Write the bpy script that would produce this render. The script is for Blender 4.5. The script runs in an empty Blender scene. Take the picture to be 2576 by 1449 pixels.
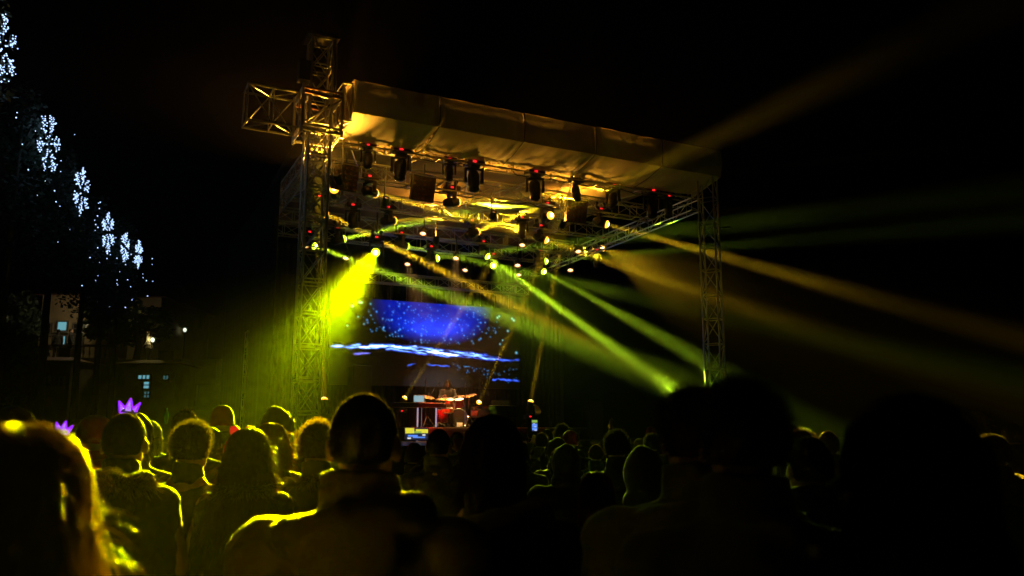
import bpy, bmesh, math, random
import numpy as np
from mathutils import Vector, Matrix, noise
S = bpy.context.scene
COL = S.collection
R = math.radians
random.seed(7)

# ------------------------------------------------------------------ camera, sky, exposure
CH = 1.7                                   # camera height
PITCH = R(9.92)
cam = bpy.data.cameras.new('camera')
cam_o = bpy.data.objects.new('camera', cam)
COL.objects.link(cam_o)
cam.sensor_width = 36
cam.lens = 36 * 2058 / 2576
cam.clip_start = 0.05
cam.clip_end = 900
cam_o.location = (0, 0, CH)
cam_o.rotation_euler = (math.pi / 2 + PITCH, 0, 0)
cam.dof.use_dof = True
cam.dof.focus_distance = 10.0
cam.dof.aperture_fstop = 3.0
S.camera = cam_o

world = bpy.data.worlds.new('World')
S.world = world
world.use_nodes = True
wn = world.node_tree
sky = wn.nodes.new('ShaderNodeTexSky')
sky.sky_type = 'NISHITA'
sky.sun_disc = False
sky.sun_elevation = R(-4)                  # long after sunset
sky.sun_rotation = R(250)
wn.links.new(sky.outputs[0], wn.nodes['Background'].inputs[0])
wn.nodes['Background'].inputs[1].default_value = 0.004

S.view_settings.view_transform = 'Standard'
S.view_settings.look = 'None'
S.view_settings.exposure = 0.0
S.view_settings.gamma = 1.0
S.view_settings.use_curve_mapping = False
cy = S.cycles
cy.use_adaptive_sampling = False
cy.use_denoising = True
cy.volume_bounces = 0
cy.max_bounces = 5
cy.diffuse_bounces = 3
cy.glossy_bounces = 2
cy.transmission_bounces = 3
cy.sample_clamp_indirect = 4.0
cy.use_light_tree = False

# ------------------------------------------------------------------ stage frame (s along the front, t to the back)
ANG = R(26.8)
O = Vector((-4.0, 16.0, 0))
SV = Vector((math.cos(ANG), math.sin(ANG), 0))
TV = Vector((-math.sin(ANG), math.cos(ANG), 0))
C0 = Vector((0, 0, CH))
def st(s, t, z):
    return O + SV * s + TV * t + Vector((0, 0, z))
def ray(u, v):
    x = (u - 1288) / 2058; z = (724.5 - v) / 2058
    return Vector((x, math.cos(PITCH) - math.sin(PITCH) * z, math.sin(PITCH) + math.cos(PITCH) * z))
def px(u, v, t):
    d = ray(u, v)
    return C0 + d * ((t - (C0 - O).dot(TV)) / d.dot(TV))
def pd(u, v, y):
    d = ray(u, v)
    return C0 + d * (y / d.y)

# ------------------------------------------------------------------ materials
MATS = {}
def mat(name, col, rough=.6, metal=0., var=.15, scale=8., bump=0., bscale=30., trans=0., sheen=0.):
    if name in MATS: return MATS[name]
    m = bpy.data.materials.new(name); m.use_nodes = True
    nt = m.node_tree; b = nt.nodes['Principled BSDF']
    tc = nt.nodes.new('ShaderNodeTexCoord')
    n = nt.nodes.new('ShaderNodeTexNoise'); n.inputs['Scale'].default_value = scale; n.inputs['Detail'].default_value = 5
    nt.links.new(tc.outputs['Object'], n.inputs['Vector'])
    cr = nt.nodes.new('ShaderNodeValToRGB')
    cr.color_ramp.elements[0].position = .3; cr.color_ramp.elements[1].position = .7
    cr.color_ramp.elements[0].color = [c * (1 - var) for c in col] + [1]
    cr.color_ramp.elements[1].color = [min(1, c * (1 + var)) for c in col] + [1]
    nt.links.new(n.outputs['Fac'], cr.inputs['Fac'])
    nt.links.new(cr.outputs['Color'], b.inputs['Base Color'])
    b.inputs['Roughness'].default_value = rough
    b.inputs['Metallic'].default_value = metal
    if sheen:
        b.inputs['Sheen Weight'].default_value = sheen
        b.inputs['Sheen Roughness'].default_value = .4
    if bump:
        n2 = nt.nodes.new('ShaderNodeTexNoise'); n2.inputs['Scale'].default_value = bscale; n2.inputs['Detail'].default_value = 4
        nt.links.new(tc.outputs['Object'], n2.inputs['Vector'])
        bp = nt.nodes.new('ShaderNodeBump'); bp.inputs['Strength'].default_value = bump; bp.inputs['Distance'].default_value = .02
        nt.links.new(n2.outputs['Fac'], bp.inputs['Height'])
        nt.links.new(bp.outputs['Normal'], b.inputs['Normal'])
    if trans:
        out = nt.nodes['Material Output']
        tl = nt.nodes.new('ShaderNodeBsdfTranslucent'); mx = nt.nodes.new('ShaderNodeMixShader')
        nt.links.new(cr.outputs['Color'], tl.inputs['Color'])
        mx.inputs[0].default_value = trans
        nt.links.new(b.outputs[0], mx.inputs[1]); nt.links.new(tl.outputs[0], mx.inputs[2])
        nt.links.new(mx.outputs[0], out.inputs['Surface'])
    MATS[name] = m
    return m
def emit(name, col, strength, sample=False):
    if name in MATS: return MATS[name]
    m = bpy.data.materials.new(name); m.use_nodes = True
    nt = m.node_tree; b = nt.nodes['Principled BSDF']
    b.inputs['Base Color'].default_value = (.02, .02, .02, 1)
    b.inputs['Emission Color'].default_value = list(col) + [1]
    b.inputs['Emission Strength'].default_value = strength
    if not sample:
        m.cycles.emission_sampling = 'NONE'
    MATS[name] = m
    return m
ALU = mat('brushed_aluminium', (.52, .52, .5), .38, .85, .2, 20)
STEEL = mat('dark_steel', (.10, .10, .10), .45, .7, .3, 12)
RUSTY = mat('red_primer_steel', (.16, .05, .035), .55, .3, .3, 9)
BLACK = mat('black_plastic', (.018, .018, .019), .42, 0, .2, 20)
BLACKMET = mat('black_painted_metal', (.02, .02, .022), .4, .2, .3, 14)
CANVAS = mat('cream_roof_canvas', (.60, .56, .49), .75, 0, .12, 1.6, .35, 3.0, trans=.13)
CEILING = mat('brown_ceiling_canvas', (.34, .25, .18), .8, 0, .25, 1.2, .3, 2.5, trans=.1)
DRAPE = mat('black_stage_drape', (.012, .012, .012), .95, 0, .3, 4, .2, 20)
DECK = mat('black_stage_deck', (.025, .023, .022), .5, 0, .4, 6, .1, 40)
ROPE = mat('dark_cable', (.02, .02, .02), .6)
CHAIN = mat('steel_chain', (.3, .29, .27), .4, .9)
AMBER = (1, .58, .012); YGREEN = (.68, .95, .0); GREEN = (.6, .93, .02)
def lens_glow(name, mid, edge, k0, k1, rad):
    """hot in the middle, coloured towards its rim"""
    m = emit(name, edge, k1); nt = m.node_tree; b = nt.nodes['Principled BSDF']
    tc = nt.nodes.new('ShaderNodeTexCoord'); sp = nt.nodes.new('ShaderNodeVectorMath'); sp.operation = 'MULTIPLY'; sp.inputs[1].default_value = (1, 1, 0)
    ln = nt.nodes.new('ShaderNodeVectorMath'); ln.operation = 'LENGTH'; nt.links.new(tc.outputs['Object'], sp.inputs[0]); nt.links.new(sp.outputs[0], ln.inputs[0])
    r0 = nt.nodes.new('ShaderNodeMapRange'); r0.inputs[1].default_value = rad * .35; r0.inputs[2].default_value = rad * .95; nt.links.new(ln.outputs['Value'], r0.inputs[0])
    mx = nt.nodes.new('ShaderNodeMix'); mx.data_type = 'RGBA'; nt.links.new(r0.outputs[0], mx.inputs[0])
    mx.inputs[6].default_value = [c * k0 for c in mid] + [1]; mx.inputs[7].default_value = [c * k1 for c in edge] + [1]
    nt.links.new(mx.outputs[2], b.inputs['Emission Color']); b.inputs['Emission Strength'].default_value = 1
    return m
L_AMBER = lens_glow('amber_lens', (1, .80, .38), (1, .42, .02), 9, 3.0, .083)
L_GREEN = lens_glow('yellow_green_lens', (.95, 1, .45), (.62, .9, .02), 9, 3.0, .083)
L_PAR = lens_glow('orange_par_lens', (1, .62, .28), (1, .16, .02), 4, 1.6, .10)
L_DARK = mat('dark_lens_glass', (.03, .03, .035), .08, 0, .2, 20)
LED_RED = emit('red_display', (1, .015, .02), 1.6)
CHROME = mat('chrome', (.75, .75, .75), .12, 1)
BRASS = mat('cymbal_brass', (.22, .13, .045), .4, 1, .2, 14)

# ------------------------------------------------------------------ mesh helpers
class MB:
    def __init__(s): s.v = []; s.f = []
    def add(s, vs, fs):
        o = len(s.v); s.v += [tuple(v) for v in vs]; s.f += [tuple(i + o for i in f) for f in fs]; return s
    def box(s, c, d, M=None, bev=0.):
        c = Vector(c); x, y, z = d[0] / 2, d[1] / 2, d[2] / 2
        M = M or Matrix()
        if bev <= 0:
            vs = [c + M @ Vector((a * x, b * y, e * z)) for e in (-1, 1) for a, b in ((-1, -1), (1, -1), (1, 1), (-1, 1))]
            return s.add(vs, [(3, 2, 1, 0), (4, 5, 6, 7), (0, 1, 5, 4), (1, 2, 6, 5), (2, 3, 7, 6), (3, 0, 4, 7)])
        bm = bmesh.new(); bmesh.ops.create_cube(bm, size=1)
        bmesh.ops.scale(bm, vec=d, verts=bm.verts)
        bmesh.ops.bevel(bm, geom=bm.edges[:], offset=bev, segments=2, affect='EDGES', profile=.5)
        bm.verts.index_update()
        s.add([c + M @ v.co for v in bm.verts], [[v.index for v in f.verts] for f in bm.faces]); bm.free(); return s
    def cyl(s, p, q, r0, r1=None, n=10, cap=True):
        p, q = Vector(p), Vector(q); r1 = r0 if r1 is None else r1
        d = (q - p).normalized(); a = d.orthogonal().normalized(); b = d.cross(a)
        vs = []
        for c, r in ((p, r0), (q, r1)):
            for i in range(n):
                t = 2 * math.pi * i / n; vs.append(c + (a * math.cos(t) + b * math.sin(t)) * r)
        fs = [(i, (i + 1) % n, n + (i + 1) % n, n + i) for i in range(n)]
        if cap: fs += [tuple(range(n - 1, -1, -1)), tuple(range(n, 2 * n))]
        return s.add(vs, fs)
    def tube(s, pts, rad, n=6):
        pts = [Vector(p) for p in pts]; rr = rad if hasattr(rad, '__len__') else [rad] * len(pts)
        vs = []; a = None
        for i, p in enumerate(pts):
            d = (pts[min(i + 1, len(pts) - 1)] - pts[max(i - 1, 0)])
            d = d.normalized() if d.length > 1e-9 else Vector((0, 0, 1))
            if a is None: a = d.orthogonal().normalized()
            a = (a - d * a.dot(d)); a = a.normalized() if a.length > 1e-6 else d.orthogonal().normalized()
            b = d.cross(a)
            for k in range(n):
                t = 2 * math.pi * k / n; vs.append(p + (a * math.cos(t) + b * math.sin(t)) * rr[i])
        fs = []
        for i in range(len(pts) - 1):
            for k in range(n):
                k2 = (k + 1) % n; fs.append((i * n + k, i * n + k2, (i + 1) * n + k2, (i + 1) * n + k))
        fs += [tuple(range(n - 1, -1, -1)), tuple(range((len(pts) - 1) * n, len(pts) * n))]
        return s.add(vs, fs)
    def lathe(s, prof, n=20, M=None, cap=False):
        M = M or Matrix(); vs = []; fs = []
        for r, z in prof:
            for i in range(n):
                t = 2 * math.pi * i / n; vs.append(M @ Vector((r * math.cos(t), r * math.sin(t), z)))
        for j in range(len(prof) - 1):
            for i in range(n):
                k = (i + 1) % n; fs.append((j * n + i, j * n + k, (j + 1) * n + k, (j + 1) * n + i))
        if cap: fs += [tuple(range(n - 1, -1, -1)), tuple(range((len(prof) - 1) * n, len(prof) * n))]
        return s.add(vs, fs)
    def ball(s, c, r, n=10, m=7, M=None):
        c = Vector(c); r = r if hasattr(r, '__len__') else (r, r, r); M = M or Matrix()
        vs = [c + M @ Vector((0, 0, -r[2]))]; fs = []
        for j in range(1, m):
            ph = math.pi * j / m - math.pi / 2
            for i in range(n):
                t = 2 * math.pi * i / n
                vs.append(c + M @ Vector((r[0] * math.cos(ph) * math.cos(t), r[1] * math.cos(ph) * math.sin(t), r[2] * math.sin(ph))))
        vs.append(c + M @ Vector((0, 0, r[2])))
        for i in range(n):
            k = (i + 1) % n
            fs.append((0, 1 + k, 1 + i)); fs.append((len(vs) - 1, 1 + (m - 2) * n + i, 1 + (m - 2) * n + k))
            for j in range(m - 2): fs.append((1 + j * n + i, 1 + j * n + k, 1 + (j + 1) * n + k, 1 + (j + 1) * n + i))
        return s.add(vs, fs)
    def caps(s, p, q, r0, r1=None, n=12):
        r1 = r0 if r1 is None else r1
        s.cyl(p, q, r0, r1, n); s.ball(p, r0, n, 8); return s.ball(q, r1, n, 8)
    def mesh(s, name, m=None, smooth=False):
        me = bpy.data.meshes.new(name); me.from_pydata(s.v, [], s.f); me.update()
        if m: me.materials.append(m)
        if smooth: me.shade_smooth()
        return me
WM = {}
def wm(o):
    return WM.get(o.name, Matrix())
def link(o, parent=None, M=None):
    """put o into the scene; M is its world matrix"""
    COL.objects.link(o); M = M or Matrix()
    WM[o.name] = M
    if parent is not None:
        o.parent = parent; o.matrix_basis = wm(parent).inverted() @ M
    else:
        o.matrix_basis = M
    return o
def obj(name, me, parent=None, M=None):
    return link(bpy.data.objects.new(name, me), parent, M)
def tag(o, label=None, cat=None, group=None, kind=None):
    if label: o['label'] = label
    if cat: o['category'] = cat
    if group: o['group'] = group
    if kind: o['kind'] = kind
    return o
def thing(name, loc, label, cat, group=None, rz=0):
    o = bpy.data.objects.new(name, None); o.empty_display_size = .1
    link(o, None, Matrix.Translation(Vector(loc)) @ Matrix.Rotation(rz, 4, 'Z'))
    return tag(o, label, cat, group)
def build(name, mb, m, parent=None, smooth=False):
    """mesh given in world coordinates, its origin moved to its centre"""
    if isinstance(mb, MB):
        c = sum((Vector(v) for v in mb.v), Vector()) / max(1, len(mb.v))
        mb.v = [tuple(Vector(v) - c) for v in mb.v]
        return obj(name, mb.mesh(name, m, smooth), parent, Matrix.Translation(c))
_unit = {}
def unit_cyl(m, n=8):
    k = (m.name, n)
    if k not in _unit:
        _unit[k] = MB().cyl((0, 0, 0), (0, 0, 1), 1, 1, n).mesh('bar', m, False)
    return _unit[k]
def unit_box(m):
    k = (m.name, 'box')
    if k not in _unit: _unit[k] = MB().box((0, 0, 0), (1, 1, 1)).mesh('block', m)
    return _unit[k]
def strut(name, p, q, r, m, parent=None, n=8):
    p, q = Vector(p), Vector(q); d = q - p
    Mx = Matrix.Translation(p) @ d.to_track_quat('Z', 'Y').to_matrix().to_4x4() @ Matrix.Diagonal((r, r, d.length, 1))
    return obj(name, unit_cyl(m, n), parent, Mx)
def sbox(name, c, d, m, parent=None, rz=0.):
    return obj(name, unit_box(m), parent, Matrix.Translation(Vector(c)) @ Matrix.Rotation(rz, 4, 'Z') @ Matrix.Diagonal((d[0], d[1], d[2], 1)))
def bbox(name, c, d, m, parent=None, M=None, bev=.01):
    mb = MB().box((0, 0, 0), d, None, bev)
    return obj(name, mb.mesh(name, m), parent, Matrix.Translation(Vector(c)) @ (M or Matrix()))
STAGE_ROT = Matrix.Rotation(ANG, 4, 'Z')

def truss(name, label, p0, p1, a, b, w, h, bay, m, cat='truss', group=None, r=.024, rb=.011, style='zig', faces=(0, 1, 2, 3), rung=True, base=None):
    """box truss from p0 to p1; a,b: unit vectors across, w,h: its width along a and b"""
    p0, p1, a, b = Vector(p0), Vector(p1), Vector(a), Vector(b)
    root = thing(name, base if base is not None else p0, label, cat, group)
    d = p1 - p0; L = d.length; d = d / L; nb = max(1, round(L / bay)); bl = L / nb
    cs = [a * (sx * w / 2) + b * (sy * h / 2) for sx, sy in ((-1, -1), (1, -1), (1, 1), (-1, 1))]
    for c in cs: strut('chord', p0 + c, p1 + c, r, m, root)
    for k in faces:
        c, e = cs[k], cs[(k + 1) % 4]
        for i in range(nb):
            A = p0 + d * (i * bl); B = p0 + d * ((i + 1) * bl)
            if style == 'x':
                strut('brace', A + c, B + e, rb, m, root, 6); strut('brace', A + e, B + c, rb, m, root, 6)
            elif (i + k) % 2: strut('brace', A + c, B + e, rb, m, root, 6)
            else: strut('brace', A + e, B + c, rb, m, root, 6)
            if rung:
                strut('rung', A + c, A + e, rb * 1.15, m, root, 6)
                if style == 'x': strut('rung', A + c + d * .07, A + e + d * .07, rb * 1.15, m, root, 6)
        if rung: strut('rung', p1 + c - d * .01, p1 + e - d * .01, rb * 1.15, m, root, 6)
    return root
UP = Vector((0, 0, 1))

# ------------------------------------------------------------------ ground and haze
g = MB(); g.add([(-150, -60, 0), (150, -60, 0), (150, 220, 0), (-150, 220, 0)], [(0, 1, 2, 3)])
ground = build('ground', g, mat('square_paving', (.03, .029, .028), .8, 0, .35, .8, .3, 6))
tag(ground, 'dark paved square under the crowd and the stage', None, None, 'structure')

hz = bpy.data.materials.new('stage_haze'); hz.use_nodes = True
hn = hz.node_tree; hn.nodes.clear()
ho = hn.nodes.new('ShaderNodeOutputMaterial'); hp = hn.nodes.new('ShaderNodeVolumePrincipled')
hp.inputs['Density'].default_value = .00032
hp.inputs['Color'].default_value = (.95, .95, .95, 1)
hp.inputs['Anisotropy'].default_value = .0
hn.links.new(hp.outputs[0], ho.inputs['Volume'])
haze = obj('haze', MB().box((0, 0, 0), (310, 290, 13.6)).mesh('haze', hz), None, Matrix.Translation((0, 80, 5.8)))
tag(haze, 'thin theatrical haze filling the air of the square', None, None, 'stuff')

# fog from the stage machines: dense round the lights, drifting in uneven swathes and thinning outwards
fm = bpy.data.materials.new('stage_fog'); fm.use_nodes = True
fn = fm.node_tree; fn.nodes.clear(); fo = fn.nodes.new('ShaderNodeOutputMaterial'); fp = fn.nodes.new('ShaderNodeVolumePrincipled')
fp.inputs['Color'].default_value = (.95, .95, .95, 1); fp.inputs['Anisotropy'].default_value = 0
tc = fn.nodes.new('ShaderNodeTexCoord'); le = fn.nodes.new('ShaderNodeVectorMath'); le.operation = 'LENGTH'; fn.links.new(tc.outputs['Object'], le.inputs[0])
fa = fn.nodes.new('ShaderNodeMapRange'); fa.interpolation_type = 'SMOOTHSTEP'
for k, v in ((1, .22), (2, 1.0), (3, 1.0), (4, 0.0)): fa.inputs[k].default_value = v
fn.links.new(le.outputs['Value'], fa.inputs[0])
nz_ = fn.nodes.new('ShaderNodeTexNoise'); nz_.inputs['Scale'].default_value = 5.5; nz_.inputs['Detail'].default_value = 4; nz_.inputs['Distortion'].default_value = .5
fn.links.new(tc.outputs['Object'], nz_.inputs['Vector'])
mr = fn.nodes.new('ShaderNodeMapRange')
for k, v in ((1, .34), (2, .66), (3, .0026), (4, .0082)): mr.inputs[k].default_value = v
fn.links.new(nz_.outputs['Fac'], mr.inputs[0])
mu = fn.nodes.new('ShaderNodeMath'); mu.operation = 'MULTIPLY'; fn.links.new(fa.outputs[0], mu.inputs[0]); fn.links.new(mr.outputs[0], mu.inputs[1])
fn.links.new(mu.outputs[0], fp.inputs['Density']); fn.links.new(fp.outputs[0], fo.inputs['Volume'])
fog = obj('stage_fog', MB().ball((0, 0, 0), 1, 32, 18).mesh('stage_fog', fm), None, Matrix.Translation(st(2.9, 2.8, 5.9)) @ STAGE_ROT @ Matrix.Diagonal((13.0, 13.5, 5.7, 1)))
tag(fog, 'drifting machine fog hanging round the stage lights', None, None, 'stuff')

# ------------------------------------------------------------------ stage platform
DZ = 1.4
stage = thing('stage_platform', st(5.5, 5, 0), 'black stage platform with skirt under the truss roof', 'stage')
k = 0
for i in range(6):                          # deck panels, laid with 4 mm joints
    for j in range(6):
        sbox('deck_panel', st(-.2 + 2.05 * (i + .5), .35 + 2.0 * (j + .5), DZ - .04), (2.04, 1.99, .08), DECK, stage, ANG)
for i in range(8):
    sbox('skirt_panel', st(-.2 + 1.54 * (i + .5), .37, (DZ - .09) / 2), (1.53, .03, DZ - .10), DRAPE, stage, ANG)
for s0 in (-.18, 12.08):
    sbox('side_skirt', st(s0, 6.4, (DZ - .09) / 2), (.03, 11.8, DZ - .10), DRAPE, stage, ANG)
for i in range(5):
    for j in range(5):
        strut('leg', st(.1 + 2.9 * i, .7 + 2.75 * j, 0), st(.1 + 2.9 * i, .7 + 2.75 * j, DZ - .082), .03, STEEL, stage)
riser = thing('drum_riser', st(7, 8.8, DZ), 'low black riser under the drum kit and the keyboards', 'riser')
for i in range(4):
    sbox('riser_panel', st(4.0 + 1.75 * (i + .5), 8.7, 1.62), (1.74, 2.6, .4), DECK, riser, ANG)
sbox('edge_strip', st(7.5, 7.385, 1.80), (7.0, .02, .025), ALU, riser, ANG)

# back and side drapes, pleated
def drape(label, p0, p1, z0, z1, folds, depth):
    d = (p1 - p0); L = d.length; d = d / L; nrm = Vector((-d.y, d.x, 0)); n = folds * 6
    vs = []; fs = []
    for i in range(n + 1):
        x = L * i / n; off = depth * math.sin(i * math.pi / 3) * (1 + .3 * math.sin(i * 1.7))
        p = p0 + d * x
        for z, k in ((z0, 1.), ((z0 + z1) / 2, .8), (z1, .55)):
            q = p + nrm * off * k; vs.append((q.x, q.y, z))
    for i in range(n):
        for j in range(2): fs.append((i * 3 + j, i * 3 + 3 + j, i * 3 + 4 + j, i * 3 + 1 + j))
    o = build('stage_drape', MB().add(vs, fs), DRAPE, None, True)
    return tag(o, label, 'curtain')
drape('black pleated drape closing the back of the stage behind the video screen', st(-.1, 11.6, 0), st(12.6, 11.6, 0), DZ, 8.0, 60, .05)
drape('black pleated drape closing the left side of the stage behind the tall tower', st(-.1, 3.2, 0), st(-.1, 11.5, 0), DZ, 7.7, 40, .05)

# ------------------------------------------------------------------ roof canvas
roof = thing('roof_canopy', st(5.5, 0, 7.95), 'cream canvas stage canopy with vertical fascia and folded lower flap', 'canopy')
def sheet(name, fn, nu, nv, m, parent):
    vs = []; fs = []
    for i in range(nu + 1):
        for j in range(nv + 1): vs.append(fn(i / nu, j / nv))
    for i in range(nu):
        for j in range(nv):
            a = i * (nv + 1) + j; fs.append((a, a + nv + 1, a + nv + 2, a + 1))
    return build(name, MB().add(vs, fs), m, parent, True)
seams = [.66, 2.55, 4.62, 6.55, 8.5, 10.4]
for i in range(5):
    a0, a1 = seams[i], seams[i + 1]
    def wr(x, y, k, sd):
        # gathers: strong near the seams, soft waves between them
        e = min(x, 1 - x)
        g_ = math.exp(-e * 9) * math.sin((y * 3 + x * 60 + sd) * 1.0) * .022
        return (noise.noise(Vector((x * 2.5 + sd * 3, y * 1.6, sd))) * .05 + noise.noise(Vector((x * 9 + sd, y * 2 + x * 6, sd))) * .018 + g_) * k
    def fas(x, y, a0=a0, a1=a1, i=i):
        s = a0 + (a1 - a0) * x
        z = 8.2 + .70 * y
        bow = math.sin(math.pi * y) * .04
        return st(s, -.3 - bow + wr(x, y, .8, i + 1), z + (1 - abs(2 * y - 1)) * wr(x, y, .1, i + 9))
    sheet('fascia_panel', fas, 40, 16, CANVAS, roof)
    def flp(x, y, a0=a0, a1=a1, i=i):
        s = a0 + (a1 - a0) * x
        sag = math.sin(math.pi * y) * .04 + (1 - (2 * x - 1) ** 2) * .02 * y
        e = y * (1 - y) * 4
        return st(s, -.296 + 1.25 * y, 8.195 - .14 * y - sag + wr(x, y * .5, 1.1, i + 4) * (e + .15))
    sheet('flap_panel', flp, 44, 22, CANVAS, roof)
    def top(x, y, a0=a0, a1=a1, i=i):
        s = a0 + .01 + (a1 - a0 - .02) * x
        return st(s, -.29 + 11.3 * y, 8.905 + .5 * math.sin(math.pi * min(1, y)) + wr(x, y * 3, .8, i + 20))
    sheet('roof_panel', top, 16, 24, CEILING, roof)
    def cei(x, y, a0=a0, a1=a1, i=i):
        s = a0 + (a1 - a0) * x
        sag = (1 - (2 * x - 1) ** 2) * .07
        return st(s, .98 + 10.0 * y, 8.50 + .16 * math.sin(math.pi * y) - sag + wr(x, y * 4, .9, i + 30))
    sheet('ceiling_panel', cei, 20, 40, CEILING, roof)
for a0 in seams[1:-1]:                      # dark lacing along the joints of the panels
    build('lacing_cord', MB().tube([st(a0, -.36, 8.9), st(a0 + .01, -.37, 8.55), st(a0, -.345, 8.2), st(a0 + .03, .3, 8.06), st(a0 + .05, .93, 8.0)], .009, 6), ROPE, roof)
# triangular tails of canvas tied back at both ends
def tail(sa, dirn):
    vs = [st(sa, -.29, 8.9), st(sa, -.29, 8.2), st(sa, .93, 8.05), st(sa + dirn * .03, .75, 8.5)]
    return vs
e = MB().add([st(10.405, -.29, 8.9), st(10.41, -.29, 8.2), st(10.43, .95, 7.92), st(10.42, .9, 8.5)], [(0, 1, 2, 3)])
build('end_panel', e, CANVAS, roof)
e = MB().add([st(.62, .2, 8.2), st(.40, .75, 8.12), st(.30, .8, 7.84), st(.52, .35, 7.88)], [(0, 1, 2, 3)])
build('canvas_tail', e, CANVAS, roof)
for s0 in (1.6, 3.4, 5.6, 7.3, 9.4):        # lashing straps under the flap
    strut('strap', st(s0, .98, 8.02), st(s0 + .05, 1.25, 8.3), .012, ROPE, roof, 5)

# ------------------------------------------------------------------ trusses of the roof
truss('roof_truss', 'front roof truss wrapped by the canopy flap and carrying the unlit moving heads', st(.6, 1.1, 8.17), st(10.6, 1.1, 8.17), TV, UP, .34, .42, .62, ALU, group=None)
rows = [(3.0, 8.02, 'second roof truss from the front, carrying the nearest row of amber lights'),
        (5.4, 8.0, 'third roof truss from the front, carrying the middle row of amber lights'),
        (7.6, 7.9, 'fourth roof truss from the front, carrying the upper row of green lights'),
        (9.0, 7.85, 'fifth roof truss from the front, carrying the lower row of green lights')]
for t_, z_, lab in rows:
    truss('roof_truss', lab, st(.5, t_, z_), st(10.6, t_, z_), TV, UP, .34, .4, .62, ALU)
truss('screen_truss', 'rear truss from which the video screen hangs on chains', st(3.6, 10.1, 6.78), st(10.2, 10.1, 6.78), TV, UP, .3, .34, .5, ALU)
truss('side_truss', 'left side truss joining the roof trusses above the side drape', st(.42, .9, 8.02), st(.42, 11.2, 7.8), SV, UP, .3, .36, .62, ALU)
truss('side_truss', 'right side truss sloping away under the canopy corner', st(10.55, .9, 7.78), st(10.7, 11.2, 7.6), SV, UP, .3, .34, .62, ALU)
for i, (sa, sb, ta, tb) in enumerate([(1.0, 2.6, 1.4, 5.2), (3.2, 1.8, 1.4, 5.2), (4.0, 5.6, 1.4, 5.2), (6.6, 5.2, 1.4, 5.2), (7.0, 8.8, 1.4, 5.2), (9.8, 8.2, 1.4, 5.2)]):
    o = obj('roof_brace', unit_cyl(ALU, 8), None, Matrix.Translation(st(sa, ta, 8.28)) @ (st(sb, tb, 8.12) - st(sa, ta, 8.28)).to_track_quat('Z', 'Y').to_matrix().to_4x4() @ Matrix.Diagonal((.022, .022, (st(sb, tb, 8.12) - st(sa, ta, 8.28)).length, 1)))
    tag(o, ['first', 'second', 'third', 'fourth', 'fifth', 'sixth'][i] + ' diagonal roof brace tube under the canopy, counted from the left', 'brace tube', 'diagonal braces under the roof')

# ------------------------------------------------------------------ left tower with sleeve block, wing and head
W = .44
lt = truss('truss_tower', 'tall truss tower with sleeve block at the left front of the stage', st(0, 0, .08), st(0, 0, 9.72), SV, TV, W, W, .66, ALU, 'tower', r=.026, rb=.012, style='x', faces=(0, 1, 2, 3))
sbox('base_plate', st(0, 0, .04), (.9, .9, .07), STEEL, lt, ANG)
sb = .40
for z in (7.62, 7.72, 8.40, 8.5):             # sleeve block
    for q in (-1, 1):
        strut('sleeve_bar', st(-sb, q * sb, z), st(sb, q * sb, z), .028, RUSTY if z > 8 else ALU, lt)
        strut('sleeve_bar', st(q * sb, -sb, z + .003), st(q * sb, sb, z + .003), .028, ALU, lt)
for a in (-1, 1):
    for b in (-1, 1):
        strut('sleeve_post', st(a * sb, b * sb, 7.55), st(a * sb, b * sb, 8.58), .03, ALU, lt)
        strut('guide_roller', st(a * (W / 2 + .09), b * (W / 2 + .05), 7.66), st(a * (W / 2 + .09), b * (W / 2 + .11), 7.66), .06, BLACKMET, lt)
        strut('guide_roller', st(a * (W / 2 + .09), b * (W / 2 + .05), 8.46), st(a * (W / 2 + .09), b * (W / 2 + .11), 8.46), .06, BLACKMET, lt)
    strut('sleeve_brace', st(a * sb, -sb, 7.74), st(a * sb, sb, 8.38), .016, ALU, lt)
    strut('sleeve_brace', st(-sb, a * sb, 7.74), st(sb, a * sb, 8.38), .016, ALU, lt)
# head with chain pulley
sbox('head_plate', st(0, 0, 9.76), (.66, .62, .06), STEEL, lt, ANG)
for q in (-.2, .2): strut('pulley_wheel', st(q, -.05, 9.86), st(q, .05, 9.86), .10, BLACKMET, lt, 14)
sbox('chain_hoist', st(-.34, -.1, 8.95), (.24, .26, .42), BLACKMET, lt, ANG)
strut('hoist_chain', st(.34, 0, 8.5), st(.34, 0, 9.74), .014, CHAIN, lt)
strut('hoist_chain', st(.29, .02, 7.7), st(.29, .02, 9.74), .014, CHAIN, lt)
# wing: stub truss sticking out to the left
wg = truss('wing_truss', 'short stub truss sticking out left of the tall tower', st(-.44, 0, 8.06), st(-1.45, 0, 8.06), TV, UP, .5, .74, .5, ALU, 'truss', r=.026, rb=.014)
# stub frame joining tower and canopy
truss('stub_truss', 'short truss piece between the tall tower and the canopy end', st(.44, 0, 8.4), st(.64, 0, 8.42), TV, UP, .5, .82, .2, ALU, 'truss', r=.022, rb=.012)

# right tower (set 45 degrees to the viewer)
ra = (SV + TV).normalized(); rb_ = (TV - SV).normalized()
rt = truss('truss_tower', 'slim bare truss tower at the right front corner of the stage', st(10.2, 0, .08), st(10.2, 0, 8.9), Matrix.Rotation(R(-12), 3, 'Z') @ ra, Matrix.Rotation(R(-12), 3, 'Z') @ rb_, .40, .40, .63, ALU, 'tower', r=.024, rb=.012, style='zig')
sbox('base_plate', st(10.2, 0, .04), (.8, .8, .07), STEEL, rt, ANG)
strut('side_arm', st(10.45, 0, 6.9), st(10.95, .05, 7.0), .03, STEEL, rt)
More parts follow.
